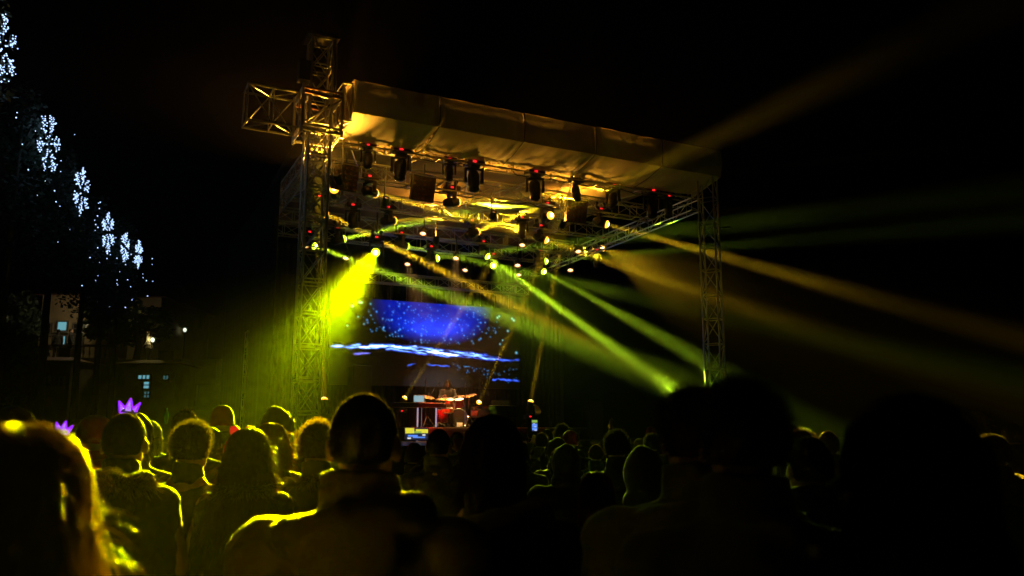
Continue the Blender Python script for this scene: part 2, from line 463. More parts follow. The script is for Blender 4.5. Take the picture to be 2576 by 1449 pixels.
# rear and distant towers
p = Vector((-6.95, 22.0, 0))
dt = truss('truss_tower', 'distant truss tower half hidden in the green beam left of the stage', p + Vector((0, 0, .08)), p + Vector((0, 0, 4.35)), Vector((.9, .436, 0)), Vector((-.436, .9, 0)), .42, .42, .62, ALU, 'tower', r=.022, rb=.01, style='x')
sbox('base_plate', p + Vector((0, 0, .04)), (.8, .8, .07), STEEL, dt)

# ------------------------------------------------------------------ stage lights
def beam(p, d, col, watts, spread, size, parent, gain=1.):
    l = bpy.data.lights.new('beam_light', 'AREA'); l.shape = 'DISK'; l.size = size
    l.energy = watts * gain; l.color = col; l.spread = R(spread)
    o = bpy.data.objects.new('beam_light', l)
    M = Matrix.Translation(p) @ d.to_track_quat('-Z', 'Y').to_matrix().to_4x4()
    return link(o, parent, M)
def spill(p, d, col, watts, parent, ang=178):
    l = bpy.data.lights.new('spill_light', 'SPOT'); l.energy = watts; l.color = col; l.spot_size = R(ang); l.spot_blend = 1; l.shadow_soft_size = .05
    o = bpy.data.objects.new('spill_light', l)
    return link(o, parent, Matrix.Translation(p) @ d.to_track_quat('-Z', 'Y').to_matrix().to_4x4())
MH = {}
MH['base'] = MB().box((0, 0, 0), (.40, .27, .13), None, .02).box((.0, 0, -.085), (.20, .20, .05), None, .01).mesh('base', BLACKMET)
MH['display'] = MB().box((0, 0, 0), (.075, .006, .045)).mesh('display', LED_RED)
MH['clamp'] = MB().box((0, 0, 0), (.05, .05, .12)).cyl((0, -.05, .06), (0, .05, .06), .045, n=8).mesh('clamp', STEEL)
y_ = MB().box((0, 0, -.03), (.40, .12, .05), None, .012)
for q in (-1, 1):
    y_.box((q * .18, 0, -.17), (.045, .115, .30), None, .014)
    y_.cyl((q * .15, 0, -.26), (q * .205, 0, -.26), .062, n=14)
MH['yoke'] = y_.mesh('yoke', BLACKMET)
MH['head'] = MB().lathe([(.0, -.225), (.07, -.22), (.105, -.18), (.125, -.08), (.128, .03), (.118, .10), (.105, .14), (.104, .20), (.094, .205), (.086, .19), (.0, .19)], 18).box((0, 0, -.06), (.20, .24, .16), None, .03).mesh('head', BLACKMET, True)
def lens_mesh(m):
    return MB().lathe([(.0, .068), (.045, .062), (.085, .042), (.112, .012), (.116, -.004)], 18).mesh('lens', m, True)
LENS = {'amber': lens_mesh(L_AMBER), 'green': lens_mesh(L_GREEN), 'dark': lens_mesh(L_DARK)}
def moving_head(label, lens=None, target=None, kind='dark', watts=0, spread=4, top=None, sc=1., floor=False, group=None, spl=0, size=.13, col=None):
    """lens: where its glass sits, or top: where its clamp holds on"""
    sg = -1 if floor else 1
    if lens is not None:
        d = (target - lens).normalized(); piv = lens - d * .2 * sc
        top = piv + Vector((0, 0, .49 * sc * sg))
    else:
        piv = top - Vector((0, 0, .49 * sc * sg)); d = (target - piv).normalized()
    root = thing('moving_head_light', top, label, 'stage light', group)
    K = Matrix.Diagonal((sc, sc, sc * sg, 1))
    B = Matrix.Translation(top) @ STAGE_ROT @ K
    if not floor:
        for q in (-.12, .12): obj('clamp', MH['clamp'], root, B @ Matrix.Translation((q, 0, 0)))
    obj('base', MH['base'], root, B @ Matrix.Translation((0, 0, -.12)))
    obj('display', MH['display'], root, B @ Matrix.Translation((-.04, -.139, -.12)))
    pan = math.atan2(d.y, d.x) - math.pi / 2 if math.hypot(d.x, d.y) > .05 else ANG
    Y = Matrix.Translation(top - Vector((0, 0, .23 * sc * sg))) @ Matrix.Rotation(pan, 4, 'Z') @ K
    obj('yoke', MH['yoke'], root, Y)
    H = Matrix.Translation(piv) @ d.to_track_quat('Z', 'Y').to_matrix().to_4x4() @ Matrix.Diagonal((sc, sc, sc, 1))
    hd = obj('head', MH['head'], root, H)
    obj('lens', LENS[kind], hd, H @ Matrix.Translation((0, 0, .20)))
    if watts:
        c = col or (AMBER if kind == 'amber' else GREEN)
        lp = piv + d * (.2 + .08) * sc
        beam(lp, d, c, watts, spread, size, root, 2.2)
        if spl: spill(lp, d, c, spl, root)
    return root

ordn = ['first', 'second', 'third', 'fourth', 'fifth', 'sixth', 'seventh', 'eighth', 'ninth']
# front row, unlit, hanging straight down
front = [(929, 364, .85, 3), (1012, 376, 1.15, -6), (1134, 399, .82, 2), (1196, 407, 1.15, 4), (1350, 432, 1.15, 2), (1454, 452, .85, 20), (1547, 466, 1.0, -28), (1645, 480, 1.15, 0), (1686, 492, .85, 12)]
for i, (u, v, sc, tl) in enumerate(front):
    p = px(u, v, .96) + Vector((.02, 0, .12 * sc)); p = p + TV * .14
    tgt = p + Vector((math.sin(R(tl)) * SV.x, math.sin(R(tl)) * SV.y - .25, -2))
    moving_head(ordn[i] + ' unlit moving head from the left on the front truss, red display glowing', target=tgt, top=p, sc=sc, group='unlit moving heads on the front truss')
# amber rows: (lens in the photo, where it points, watts, spread, spill watts)
rowA = [((945, 487), px(1330, 587, 5.6), 85, 3.2, 0), ((1153, 508), px(1700, 462, 3.2), 40, 4, 0), ((1385, 542), px(2150, 180, -7.0), 12, 5, 0), ((1526, 564), px(2300, 780, -2.5), 64, 5, 0)]
for i, (uv, q, wt, sp, sl) in enumerate(rowA):
    moving_head(ordn[i] + ' lit amber moving head from the left on the second truss', px(*uv, 3.0), q, 'amber', wt, sp, group='amber moving heads', spl=sl)
rowB = [((820, 538), px(1180, 715, 6.4), 80, 3.2, 0), ((993, 555), px(1500, 530, 5.6), 35, 4, 0), ((1202, 582), px(1446, 486, 4.4), 320, 4.5, 0), ((1374, 604), px(2250, 905, -1.0), 46, 6.5, 0)]
for i, (uv, q, wt, sp, sl) in enumerate(rowB):
    moving_head(ordn[i] + ' lit amber moving head from the left on the third truss', px(*uv, 4.95 if uv[0] == 1202 else 5.4), q, 'amber', wt, sp, group='amber moving heads', spl=sl)
# green rows
rowC = [((866, 601), px(1420, 478, 5.4), 100, 5, 0), ((1025, 620), px(1500, 725, 7.3), 50, 4.5, 0), ((1226, 645), px(1725, 1005, 2.6), 170, 4.6, 0), ((1373, 657), px(2100, 595, 1.0), 24, 4, 0)]
for i, (uv, q, wt, sp, sl) in enumerate(rowC):
    moving_head(ordn[i] + ' lit green moving head from the left on the fourth truss', px(*uv, 7.6), q, 'green', wt, sp, group='green moving heads', spl=sl)
rowD = [((791, 619), px(1700, 962, 0.5), 90, 5, 0), ((1100, 650), px(2000, 545, 0.0), 24, 4.5, 0), ((1241, 668), Vector((1.2, 8.0, 1.6)), 16, 9, 0), ((1368, 683), px(1640, 835, 4.0), 70, 4.6, 0)]
for i, (uv, q, wt, sp, sl) in enumerate(rowD):
    moving_head(['leftmost', 'second', 'third', 'rightmost'][i] + ' lit green moving head of the lower green row, apart from the brightest one', px(*uv, 6.7 if uv[0] == 1100 else 9.0), q, 'green', wt, sp, group='green moving heads', spl=sl)
# the brightest one, plus two narrow beams added to rim-light people at left
lq = px(945, 635, 5.0); tq = Vector((-2.82, 8.1, 1.3))
mh = moving_head('brightest yellow-green moving head throwing the wide beam over the crowd at left', lq, tq, 'green', 380, 8, group='green moving heads', spl=14, size=.17, col=YGREEN)
strut('drop_pole', lq - (tq - lq).normalized() * .2 + Vector((0, 0, .52)), lq - (tq - lq).normalized() * .2 + Vector((0, 0, 1.1)), .025, STEEL, mh)
for aim, wt_, sp_ in ((Vector((-.62, 1.25, 1.36)), 95, 2.8), (Vector((-1.42, 3.9, 1.42)), 115, 4.6)):
    beam(lq + (tq - lq).normalized() * .1, (aim - lq).normalized(), (1, .90, 0.), wt_, sp_, .12, mh)
moving_head('small yellow moving head with a hardly visible beam on the right of the fourth truss', px(1515, 625, 7.6), Vector((2.75, 4.8, 1.62)), 'amber', 20, 5, group='amber moving heads')
# floor uplights
for i, (u, v, t_, q, lab) in enumerate([(815, 1005, 3.0, px(809, 760, 3.2), 'amber floor light on the case at the foot of the tall tower'),
                                  (1335, 1010, 6.0, px(1386, 745, 5.4), 'amber floor light beside the tilted oval shell'),
                                  (1205, 1012, 9.8, px(1290, 820, 6.5), 'amber floor light between the drum kit and the grand piano'),
                                  (1018, 1001, 9.8, px(1115, 850, 8.7), 'amber floor light behind the keyboard at the left')]):
    moving_head(lab, px(u, v, t_), q, 'amber', 16, 2.6, floor=True, group='amber floor lights', sc=.8)
# head added for the sleeve block; its lens glows but throws no light
moving_head('added moving head at the left end of the second truss aimed at the tall tower', st(1.15, 3.0, 7.5), st(-.02, .1, 7.98), 'amber', 0, 30, group='amber moving heads')

# par cans
PAR_CAN = MB().lathe([(.0, -.20), (.06, -.195), (.09, -.15), (.10, -.05), (.105, .09), (.112, .095), (.108, .075), (.10, .06)], 16).mesh('can', BLACKMET, True)
PAR_LENS = MB().lathe([(.0, .05), (.05, .047), (.10, .04)], 16).mesh('lens', L_PAR, True)
PAR_BR = MB().tube([(-.115, 0, -.02), (-.115, 0, -.24), (-.09, 0, -.27), (.09, 0, -.27), (.115, 0, -.24), (.115, 0, -.02)], .012, 6).mesh('bracket', STEEL)
pars = [(1064, 588, 6.3), (1314, 617, 6.3), (1455, 633, 6.3), (1147, 650, 7.0), (1302, 668, 7.0), (1435, 680, 7.0), (870, 650, 9.5), (1025, 665, 9.5), (1170, 680, 9.5), (1305, 692, 9.5), (768, 619, 8.3)]
rowname = {6.3: 'front', 7.0: 'middle', 8.3: 'side', 9.5: 'rear'}
cnt = {}
for i, (u, v, t_) in enumerate(pars):
    p = px(u, v, t_); cnt[t_] = cnt.get(t_, 0) + 1
    lab = 'orange par can, ' + ordn[cnt[t_] - 1] + ' in the ' + rowname[t_] + ' row of orange lamps'
    if u == 768: lab = 'orange par can glowing behind the tall tower, leftmost of the orange lamps'
    if t_ == 7.0: lab = 'orange par can, ' + ordn[cnt[t_] - 1] + ' in the middle row of orange lamps right of centre'
    d = Vector((random.uniform(-.15, .15), -.62, -1)).normalized()
    root = thing('par_can', p + Vector((0, 0, .75)), lab, 'stage light', 'orange par cans')
    H = Matrix.Translation(p - d * .06) @ d.to_track_quat('Z', 'Y').to_matrix().to_4x4()
    cn = obj('can', PAR_CAN, root, H); obj('lens', PAR_LENS, cn, H)
    obj('bracket', PAR_BR, root, H)
    strut('drop_pole', p - d * .33, Vector((p.x, p.y - d.y * -.33, 7.72)) if p.z < 7.3 else p - d * .33 + Vector((0, 0, .3)), .018, STEEL, root)
    if u in (1147, 1025, 1305): beam(p + d * .03, (st(6.6, 8.0, 2.2) - p).normalized(), (1, .45, .12), 80, 40, .18, root)

# amber uplighters added under the roof to brighten the canvas and tower sleeve
for i, (s_, t_, z_, wt, dv, lab) in enumerate([(2.3, 2.5, 7.25, 52, UP - TV * .7, 'small black added uplighter on the second truss near the first blinder panel'), (5.2, 2.5, 7.25, 60, UP - TV * .7, 'small black added uplighter on the second truss under the roof middle'),
        (7.3, 2.5, 7.25, 110, UP - TV * .7, 'small black added uplighter on the second truss near the right blinder panel'), (5.0, 6.0, 7.3, 60, UP - TV * .2, 'small black added uplighter on the third truss behind the others'),
        (8.25, 3.55, 7.78, 46, UP + TV * .1, 'small black added uplighter glaring close under the canvas right of centre'),
        (.60, .52, 7.0, 140, UP * 1.5 - SV * .9 - TV * .6, 'small black added uplighter raking the sleeve block of the tall tower')]):
    p = st(s_, t_, z_); d = dv.normalized()
    root = thing('added_uplighter', p + Vector((0, 0, .5)), lab, 'stage light', 'added uplighters under the canvas')
    H = Matrix.Translation(p) @ d.to_track_quat('Z', 'Y').to_matrix().to_4x4() @ Matrix.Scale(.8, 4)
    cn = obj('can', PAR_CAN, root, H); obj('lens', PAR_LENS, cn, H); obj('bracket', PAR_BR, root, H)
    strut('drop_pole', p - d * .21, Vector((p.x - d.x * .21, p.y - d.y * .21, 7.85)), .016, STEEL, root)
    beam(p + d * .09, d, (1, .42, .03), wt, 125, .14, root)

# blinder panels with 25 cells
CELL = MB().lathe([(.05, .0), (.047, .018), (.035, .012), (.0, .006)], 10).mesh('lens_cell', mat('smoked_lens', (.10, .055, .04), .25, .3, .3, 30))
for i, (u, v, t_, tw, lab) in enumerate([(870, 447, 2.3, 6, 'black 25-cell blinder panel hanging beside the tall tower'), (1066, 475, 2.3, 5, 'black 25-cell blinder panel hanging left of the roof centre'), (1452, 532, 2.3, -3, 'black 25-cell blinder panel hanging under the brightly lit roof patch')]):
    p = px(u, v, t_)
    root = thing('blinder_panel', p, lab, 'blinder light', 'blinder panels')
    M = Matrix.Translation(p) @ STAGE_ROT @ Matrix.Rotation(R(tw), 4, 'Z') @ Matrix.Rotation(R(14), 4, 'X')
    obj('housing', MB().box((0, .06, 0), (.62, .12, .62), None, .015).mesh('housing', BLACKMET), root, M)
    for a in range(5):
        for b in range(5):
            obj('lens_cell', CELL, root, M @ Matrix.Translation((-.234 + .117 * a, .0, -.234 + .117 * b)) @ Matrix.Rotation(R(90), 4, 'X'))
    obj('bracket', MB().tube([(-.33, .08, 0), (-.33, .08, .36), (.33, .08, .36), (.33, .08, 0)], .016, 6).mesh('bracket', STEEL), root, M)
    q = M @ Vector((0, .08, .36))
    strut('drop_pole', q, q + Vector((0, 0, .25)), .022, STEEL, root)
# dark unlit wash lights and cable runs between the trusses
for i, (u, v, t_) in enumerate([(888, 530, 4.6), (1312, 560, 5.2), (1500, 640, 7.4)]):
    p = px(u, v, t_)
    moving_head(['unlit moving head hanging between the two leftmost amber lamps', 'unlit moving head with pale label under the middle of the roof', 'unlit moving head at the right of the fourth truss'][i], target=p + Vector((0, -.3, -2)), top=p + Vector((0, 0, .25)), sc=1.0, group='unlit moving heads deeper in the roof')
for i, (sa, sb_, t_, z_) in enumerate([(2.5, 4.2, .98, 7.95), (5.0, 6.6, .98, 7.93), (6.6, 9.0, .98, 7.93), (2.0, 5.0, 2.85, 7.8), (5.2, 8.8, 2.85, 7.8), (3.0, 8.0, 5.25, 7.78)]):
    mb = MB(); pts = []
    for k_ in range(25):
        x = k_ / 24; pts.append(st(sa + (sb_ - sa) * x, t_ + .02 * math.sin(x * 20), z_ - .10 * abs(math.sin(x * math.pi * 3)) - .02 * math.sin(x * 31)))
    o = build('power_cable', mb.tube(pts, .011, 5), ROPE)
    tag(o, ['drooping black cable under the front truss near the second unlit head', 'drooping black cable under the middle of the front truss', 'drooping black cable under the right half of the front truss', 'black cable looping along the left half of the second truss', 'black cable looping along the right half of the second truss', 'black cable looping along the third truss'][i], 'cable', 'cables along the trusses')

# ------------------------------------------------------------------ video screen
NX, NZ = 520, 216
s0, s1, z0, z1 = 3.04, 10.0, 3.2, 6.08
U, Vv = np.meshgrid(np.linspace(0, 1, NX), np.linspace(0, 1, NZ), indexing='ij')   # V: 0 top, 1 bottom
rng = np.random.default_rng(3)
def vnoise(x, y, sd):
    r = np.random.default_rng(sd); tab = r.random((64, 64))
    xi = np.floor(x).astype(int) % 64; yi = np.floor(y).astype(int) % 64; fx = x - np.floor(x); fy = y - np.floor(y)
    fx = fx * fx * (3 - 2 * fx); fy = fy * fy * (3 - 2 * fy)
    a = tab[xi, yi]; b = tab[(xi + 1) % 64, yi]; c = tab[xi, (yi + 1) % 64]; d = tab[(xi + 1) % 64, (yi + 1) % 64]
    return a * (1 - fx) * (1 - fy) + b * fx * (1 - fy) + c * (1 - fx) * fy + d * fx * fy
img = np.zeros((NX, NZ, 3))
asp = (s1 - s0) / (z1 - z0)
# deep blue bowl of light
ex = (U - .515) / .315; ey = (Vv + .02) / .50
rr = np.sqrt(np.abs(ex) ** 2.6 + np.abs(ey) ** 2.4)
bowl = np.clip((1.05 - rr) / .38, 0, 1) ** 1.2
core = np.exp(-(((U - .53) / .18) ** 2 + ((Vv - .33) / .14) ** 2))
nz = vnoise(U * 60, Vv * 26, 5) * .6 + vnoise(U * 140, Vv * 60, 6) * .4
lum = bowl * (.30 + .55 * core + .25 * nz * core)
img += lum[..., None] * np.array([.0, .022, 1.25])
img += (bowl * core * nz)[..., None] * np.array([.0, .07, .3])
def dot(x, y, r, col, k):
    dx = (U - x) * asp; dy = Vv - y
    g_ = np.exp(-(dx * dx + dy * dy) / (r * r))
    img[...] += g_[..., None] * np.array(col) * k
for i in range(210):
    a = rng.random() * 2 * math.pi; q = math.sqrt(rng.random()) * 1.12
    x = .515 + math.cos(a) * .33 * q; y = .24 + math.sin(a) * .25 * q
    if 0 < y < .56: dot(x, y, .005 + .006 * rng.random(), (.10, .42, 1), .35 + .8 * rng.random() ** 2)
for x, y, r in [(.10, .10, .013), (.135, .05, .012), (.145, .05, .012), (.19, .06, .011), (.87, .12, .012), (.88, .10, .012), (.955, .12, .014), (.965, .14, .014), (.93, .28, .012), (.98, .55, .014), (.13, .22, .009), (.08, .33, .01), (.16, .30, .009), (.90, .40, .009), (.885, .45, .01)]:
    dot(x, y, r, (.22, .68, 1), .9)
# bright electric streak made of jagged broken strands
def fbm(x, sd): return sum((vnoise(x * f_, x * 0 + sd * .37 + k_, sd + k_) - .5) * a_ for k_, (f_, a_) in enumerate(((7, 1.), (17, .55), (41, .3), (90, .16))))
def streak(f, wd, x0, x1, col, k, sd, gap=.35):
    y = f(U) + .055 * fbm(U, sd) * np.clip(U * 6 - .4, 0.05, 1)
    fade = np.clip((U - x0) / .01, 0, 1) * np.clip((x1 - U) / .02, 0, 1)
    br = np.clip((vnoise(U * 24, U * 0 + 3, sd + 5) - gap) * 3, 0, 1) * (.6 + .8 * vnoise(U * 110, Vv * 120, sd + 9))
    g_ = np.exp(-((Vv - y) / (wd * (.35 + 1.1 * vnoise(U * 30, U * 0 + sd, sd + 1)))) ** 2) * fade * br
    img[...] += g_[..., None] * np.array(col) * k
main = lambda x: .580 - .035 * np.exp(-((x - .33) / .2) ** 2) + .075 * np.clip(x - .25, 0, 1) ** 1.15
for k_ in range(5):
    streak(lambda x, k_=k_: main(x) + .010 * (k_ - 2) * np.clip(x * 3, .25, 1), .012, .0, .8 + .05 * k_, (.05, .13, 1), 1.5, 20 + k_, .36)
    streak(lambda x, k_=k_: main(x) + .007 * (k_ - 2), .0075, .0, .75 + .04 * k_, (.30, .62, 1), 1.6, 20 + k_, .42)
streak(main, .006, .02, .7, (.9, 1, 1), 1.8, 22, .45)
streak(lambda x: main(x) + .006, .010, .48, .66, (.8, .95, 1), 2.0, 23, .15)
streak(lambda x: main(x) + .05 - .03 * x, .006, .36, .97, (.04, .09, 1), 1.3, 31, .3)
streak(lambda x: .655 + 0 * x, .009, .11, .2, (.2, .2, 1), 1.5, 32, .1)
streak(lambda x: .745 + .16 * np.clip(x - .5, 0, 1), .007, .38, .64, (.04, .14, 1), 1.5, 33, .3)
streak(lambda x: .735 + .10 * np.clip(x - .62, 0, 1), .008, .63, .72, (.05, .4, 1), 1.2, 34, .2)
streak(lambda x: .88 + .12 * (x - .85), .008, .84, 1.0, (.04, .12, 1), 2.0, 35, .2)
for i in range(46):
    x = .62 + .36 * rng.random(); dot(x, .70 + .28 * (x - .6) / .4 * rng.random() + .06 * rng.random(), .007, (.05, .35, 1), .7 * rng.random())
# grey dome of light low on the screen, behind the drummer
gd = np.clip(1 - ((U - .54) / .19) ** 2 - ((1 - Vv) / .26) ** 2, 0, 1) ** 1.0 * np.clip((Vv - .72) / .1, 0, 1)
img += gd[..., None] * np.array([.018, .019, .022])
vs = []; fs = []
for i in range(NX):
    for j in range(NZ):
        vs.append((i / (NX - 1) * (s1 - s0), 0, -j / (NZ - 1) * (z1 - z0)))
for i in range(NX - 1):
    for j in range(NZ - 1):
        a = i * NZ + j; fs.append((a, a + 1, a + NZ + 1, a + NZ))
me = bpy.data.meshes.new('display'); me.from_pydata(vs, [], fs)
ca = me.color_attributes.new('picture', 'FLOAT_COLOR', 'POINT')
buf = np.ones((NX * NZ, 4), dtype=np.float32); buf[:, :3] = img.reshape(-1, 3); ca.data.foreach_set('color', buf.ravel())
sm = bpy.data.materials.new('video_picture'); sm.use_nodes = True
nt = sm.node_tree; b = nt.nodes['Principled BSDF']; at = nt.nodes.new('ShaderNodeVertexColor'); at.layer_name = 'picture'
nt.links.new(at.outputs['Color'], b.inputs['Emission Color']); b.inputs['Emission Strength'].default_value = 1.0
b.inputs['Base Color'].default_value = (.01, .01, .011, 1); b.inputs['Roughness'].default_value = .55
sm.cycles.emission_sampling = 'NONE'
me.materials.append(sm)
scr = thing('video_screen', st(6.5, 10.3, z0), 'large video screen at the back of the stage showing blue sparks and a streak', 'screen')
obj('display', me, scr, Matrix.Translation(st(s0, 10.296, z1)) @ STAGE_ROT)
for i in range(7):
    sbox('cabinet', st(s0 + (s1 - s0) * (i + .5) / 7, 10.36, (z0 + z1) / 2), ((s1 - s0) / 7 - .004, .12, z1 - z0 + .02), BLACK, scr, ANG)
for i in range(11):
    s_ = s0 + .9 + .56 * i
    mb = MB(); n_ = 9
    for k_ in range(n_): mb.cyl(st(s_ + .006 * (-1) ** k_, 10.3, 6.10 + .058 * k_), st(s_ - .006 * (-1) ** k_, 10.3, 6.15 + .058 * k_), .011, n=5)
    build('hanging_chain', mb, CHAIN, scr)

# ------------------------------------------------------------------ instruments and stage gear
RZ = 1.82
DRUM_RED = mat('red_lacquer', (.30, .025, .02), .18, 0, .25, 14); DRUM_AMB = mat('amber_lacquer', (.55, .24, .05), .18, 0, .25, 14)
SKIN_D = mat('drum_skin', (.55, .5, .45), .5); SKIN_B = mat('black_drum_skin', (.02, .018, .018), .3)
kp = px(1153, 1052, 8.2)
kit = thing('drum_kit', (kp.x, kp.y, RZ), 'red and amber lacquered drum kit on the riser', 'drum kit')
def drum(name, c, ax, r, h, m, head=SKIN_D):
    c = Vector(c); ax = Vector(ax).normalized(); p, q = c - ax * h / 2, c + ax * h / 2
    sh = build(name, MB().cyl(p, q, r, r, 24), m, kit, False)
    for e, sg in ((p, -1), (q, 1)):
        mb = MB(); a = ax.orthogonal().normalized(); bb = ax.cross(a)
        mb.tube([e + (a * math.cos(t * math.pi / 12) + bb * math.sin(t * math.pi / 12)) * (r + .008) for t in range(25)], .012, 5)
        build('hoop', mb, CHROME, sh)
        build('drum_head', MB().cyl(e + ax * sg * .002, e + ax * sg * .006, r - .004, r - .004, 24), head, sh)
    a = ax.orthogonal().normalized(); bb = ax.cross(a)
    for t in range(6):
        w_ = (a * math.cos(t * math.pi / 3 + .2) + bb * math.sin(t * math.pi / 3 + .2)) * (r + .012)
        strut('lug', p + w_ + ax * .03, q + w_ - ax * .03, .006, CHROME, sh, 5)
    return sh
drum('bass_drum', (kp.x, kp.y, RZ + .29), (.08, -1, 0), .28, .42, DRUM_RED, SKIN_B)
q = px(1131, 1015, 8.2); drum('rack_tom', q, (.1, -.35, 1), .135, .26, DRUM_AMB)
q = px(1156, 1014, 8.2); drum('rack_tom', q, (-.1, -.35, 1), .14, .24, DRUM_RED)
q = px(1112, 1046, 8.2); drum('floor_tom', (q.x, q.y, RZ + .34), (0, -.05, 1), .19, .40, DRUM_RED)
q = px(1126, 1034, 8.0); drum('snare_drum', (q.x, q.y, RZ + .52), (0, -.1, 1), .18, .14, DRUM_AMB)
def cymbal(u, v, t_, r, tilt):
    c = px(u, v, t_); ax = Vector((tilt, -.25, 1)).normalized()
    M = Matrix.Translation(c) @ ax.to_track_quat('Z', 'Y').to_matrix().to_4x4()
    cm = obj('cymbal', MB().lathe([(.008, .03), (.03, .028), (.05, .014), (r * .6, .005), (r, -.008), (r, -.011), (r * .6, .001), (.05, .010), (.008, .026)], 24, M).mesh('cymbal', BRASS, True), kit)
    f = Vector((c.x, c.y, RZ))
    strut('cymbal_stand', f + Vector((0, 0, .25)), c + ax * .05, .011, CHROME, cm)
    for a in range(3): strut('stand_leg', f + Vector((.26 * math.cos(a * 2.1), .26 * math.sin(a * 2.1), .012)), f + Vector((0, 0, .36)), .009, CHROME, cm)
for a in [(1075, 998, 8.5, .24, .22), (1112, 1003, 8.1, .21, -.1), (1180, 995, 8.6, .25, -.18), (1163, 997, 8.9, .2, .1)]: cymbal(*a)
for sx in (-.22, .22): strut('bass_leg', Vector((kp.x + sx * 1.2, kp.y - .35, RZ)), Vector((kp.x + sx, kp.y - .1, RZ + .2)), .012, CHROME, kit)
sbox('pillow', (kp.x + .06, kp.y - .24, RZ + .08), (.18, .03, .13), mat('pale_cushion', (.6, .62, .65), .8), kit)

def mic_stand(u, v, t_, lab, lean):
    top = px(u, v, t_); base = Vector((top.x, top.y, RZ if t_ > 7.4 else DZ))
    root = thing('microphone_stand', base, lab, 'microphone stand', 'microphone stands on the riser')
    e = top + SV * lean + Vector((0, 0, -.5 if abs(lean) > .05 else -.25))
    strut('pole', base + Vector((0, 0, .05)), top if abs(lean) < .05 else Vector((top.x, top.y, top.z)), .011, CHROME, root)
    if abs(lean) > .05: strut('boom', top, e, .010, CHROME, root)
    strut('microphone', e if abs(lean) > .05 else top, (e if abs(lean) > .05 else top) + Vector((0, -.03, .13)), .024, STEEL, root)
    for a in range(3): strut('foot', base + Vector((.28 * math.cos(a * 2.1), .28 * math.sin(a * 2.1), .012)), base + Vector((0, 0, .14)), .009, BLACKMET, root)
mic_stand(1105, 960, 8.6, 'chrome boom stand leaning over the left cymbals', -.35)
mic_stand(1208, 957, 8.8, 'chrome boom stand right of the drummer', .3)
mic_stand(1171, 976, 7.9, 'upright chrome stand between the drums and the piano', 0)
mic_stand(1071, 966, 9.4, 'dark thin stand behind the keyboard', 0)
mic_stand(1321, 1052, 7.6, 'short stand beside the piano end', 0)

# keyboard on chrome stand with laptop
kb0 = px(980, 1018, 7.6); kb1 = px(1117, 1022, 7.6); kz = kb0.z
kb = thing('keyboard', ((kb0 + kb1) / 2).xy.to_3d() + Vector((0, 0, DZ)), 'long black stage keyboard on bright upright legs left of the drums', 'keyboard')
KM = Matrix.Rotation(ANG, 4, 'Z'); km = (kb0 + kb1) / 2
bbox('keyboard_body', km, ((kb1 - kb0).length, .38, .13), BLACK, kb, KM, .015)
for i in range(28):
    sbox('white_key', km + KM.to_3x3() @ Vector((-.72 + i * .054, -.13, .075)), (.05, .15, .02), mat('ivory_plastic', (.7, .68, .62), .3), kb, ANG)
GLOWLEG = emit('leg_highlight_glow', (.75, .72, 1.), .4)  # glow put into the material for the white highlights on the legs
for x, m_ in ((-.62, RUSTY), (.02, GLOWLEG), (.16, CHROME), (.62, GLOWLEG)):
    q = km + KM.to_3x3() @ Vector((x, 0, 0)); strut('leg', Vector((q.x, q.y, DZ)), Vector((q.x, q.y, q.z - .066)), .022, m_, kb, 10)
strut('cross_bar', Vector((km.x, km.y, DZ + .35)) + SV * -.62, Vector((km.x, km.y, DZ + .35)) + SV * .72, .018, BLACKMET, kb)
lp = px(1054, 1006, 7.7)
lap = thing('laptop', Vector((lp.x, lp.y, kz + .07)), 'open laptop with a pale blue lit screen on the keyboard', 'laptop')
LM = Matrix.Rotation(ANG + R(160), 4, 'Z')
bbox('base', Vector((lp.x, lp.y, kz + .085)), (.34, .24, .02), mat('silver_plastic', (.5, .5, .5), .4, .5), lap, LM, .005)
bbox('lid', Vector((lp.x, lp.y, kz + .20)) - LM.to_3x3() @ Vector((0, .13, 0)), (.34, .012, .23), mat('silver_plastic', (.5, .5, .5), .4, .5), lap, LM, .004)
bbox('screen', Vector((lp.x, lp.y, kz + .20)) - LM.to_3x3() @ Vector((0, .121, 0)), (.31, .004, .19), emit('laptop_glow', (.45, .75, .85), .55), lap, LM, .001)

# grand piano
pp = px(1262, 1038, 7.4)
pn = thing('grand_piano', (pp.x, pp.y, DZ), 'glossy black grand piano at the right of the drum kit', 'piano')
GLOSS = mat('black_piano_lacquer', (.008, .008, .009), .06, 0, .1, 10)
oln = [(-.8, -.75), (.78, -.75), (.8, -.45), (.72, .0), (.45, .3), (.3, .75), (.1, 1.0), (-.3, 1.08), (-.68, .95), (-.8, .6)]
def slab(z0_, z1_, M, sc=1.):
    n = len(oln); vs = [M @ Vector((x * sc, y * sc, z)) for z in (z0_, z1_) for x, y in oln]
    return MB().add(vs, [tuple(range(n - 1, -1, -1)), tuple(range(n, 2 * n))] + [(i, (i + 1) % n, n + (i + 1) % n, n + i) for i in range(n)])
PM = Matrix.Translation((pp.x, pp.y, 0)) @ Matrix.Rotation(ANG, 4, 'Z')
pz = pp.z - .16
build('case', slab(pz, pz + .32, PM), GLOSS, pn); build('lid', slab(pz + .325, pz + .35, PM, 1.01), GLOSS, pn)
for x, y in ((-.68, -.6), (.66, -.6), (-.25, .85)):
    q = PM @ Vector((x, y, 0)); strut('leg', Vector((q.x, q.y, DZ)), Vector((q.x, q.y, pz)), .05, GLOSS, pn, 10)
q = PM @ Vector((0, -.62, 0)); sbox('pedal_lyre', (q.x, q.y, (DZ + pz) / 2 - .05), (.2, .06, pz - DZ - .1), GLOSS, pn, ANG)
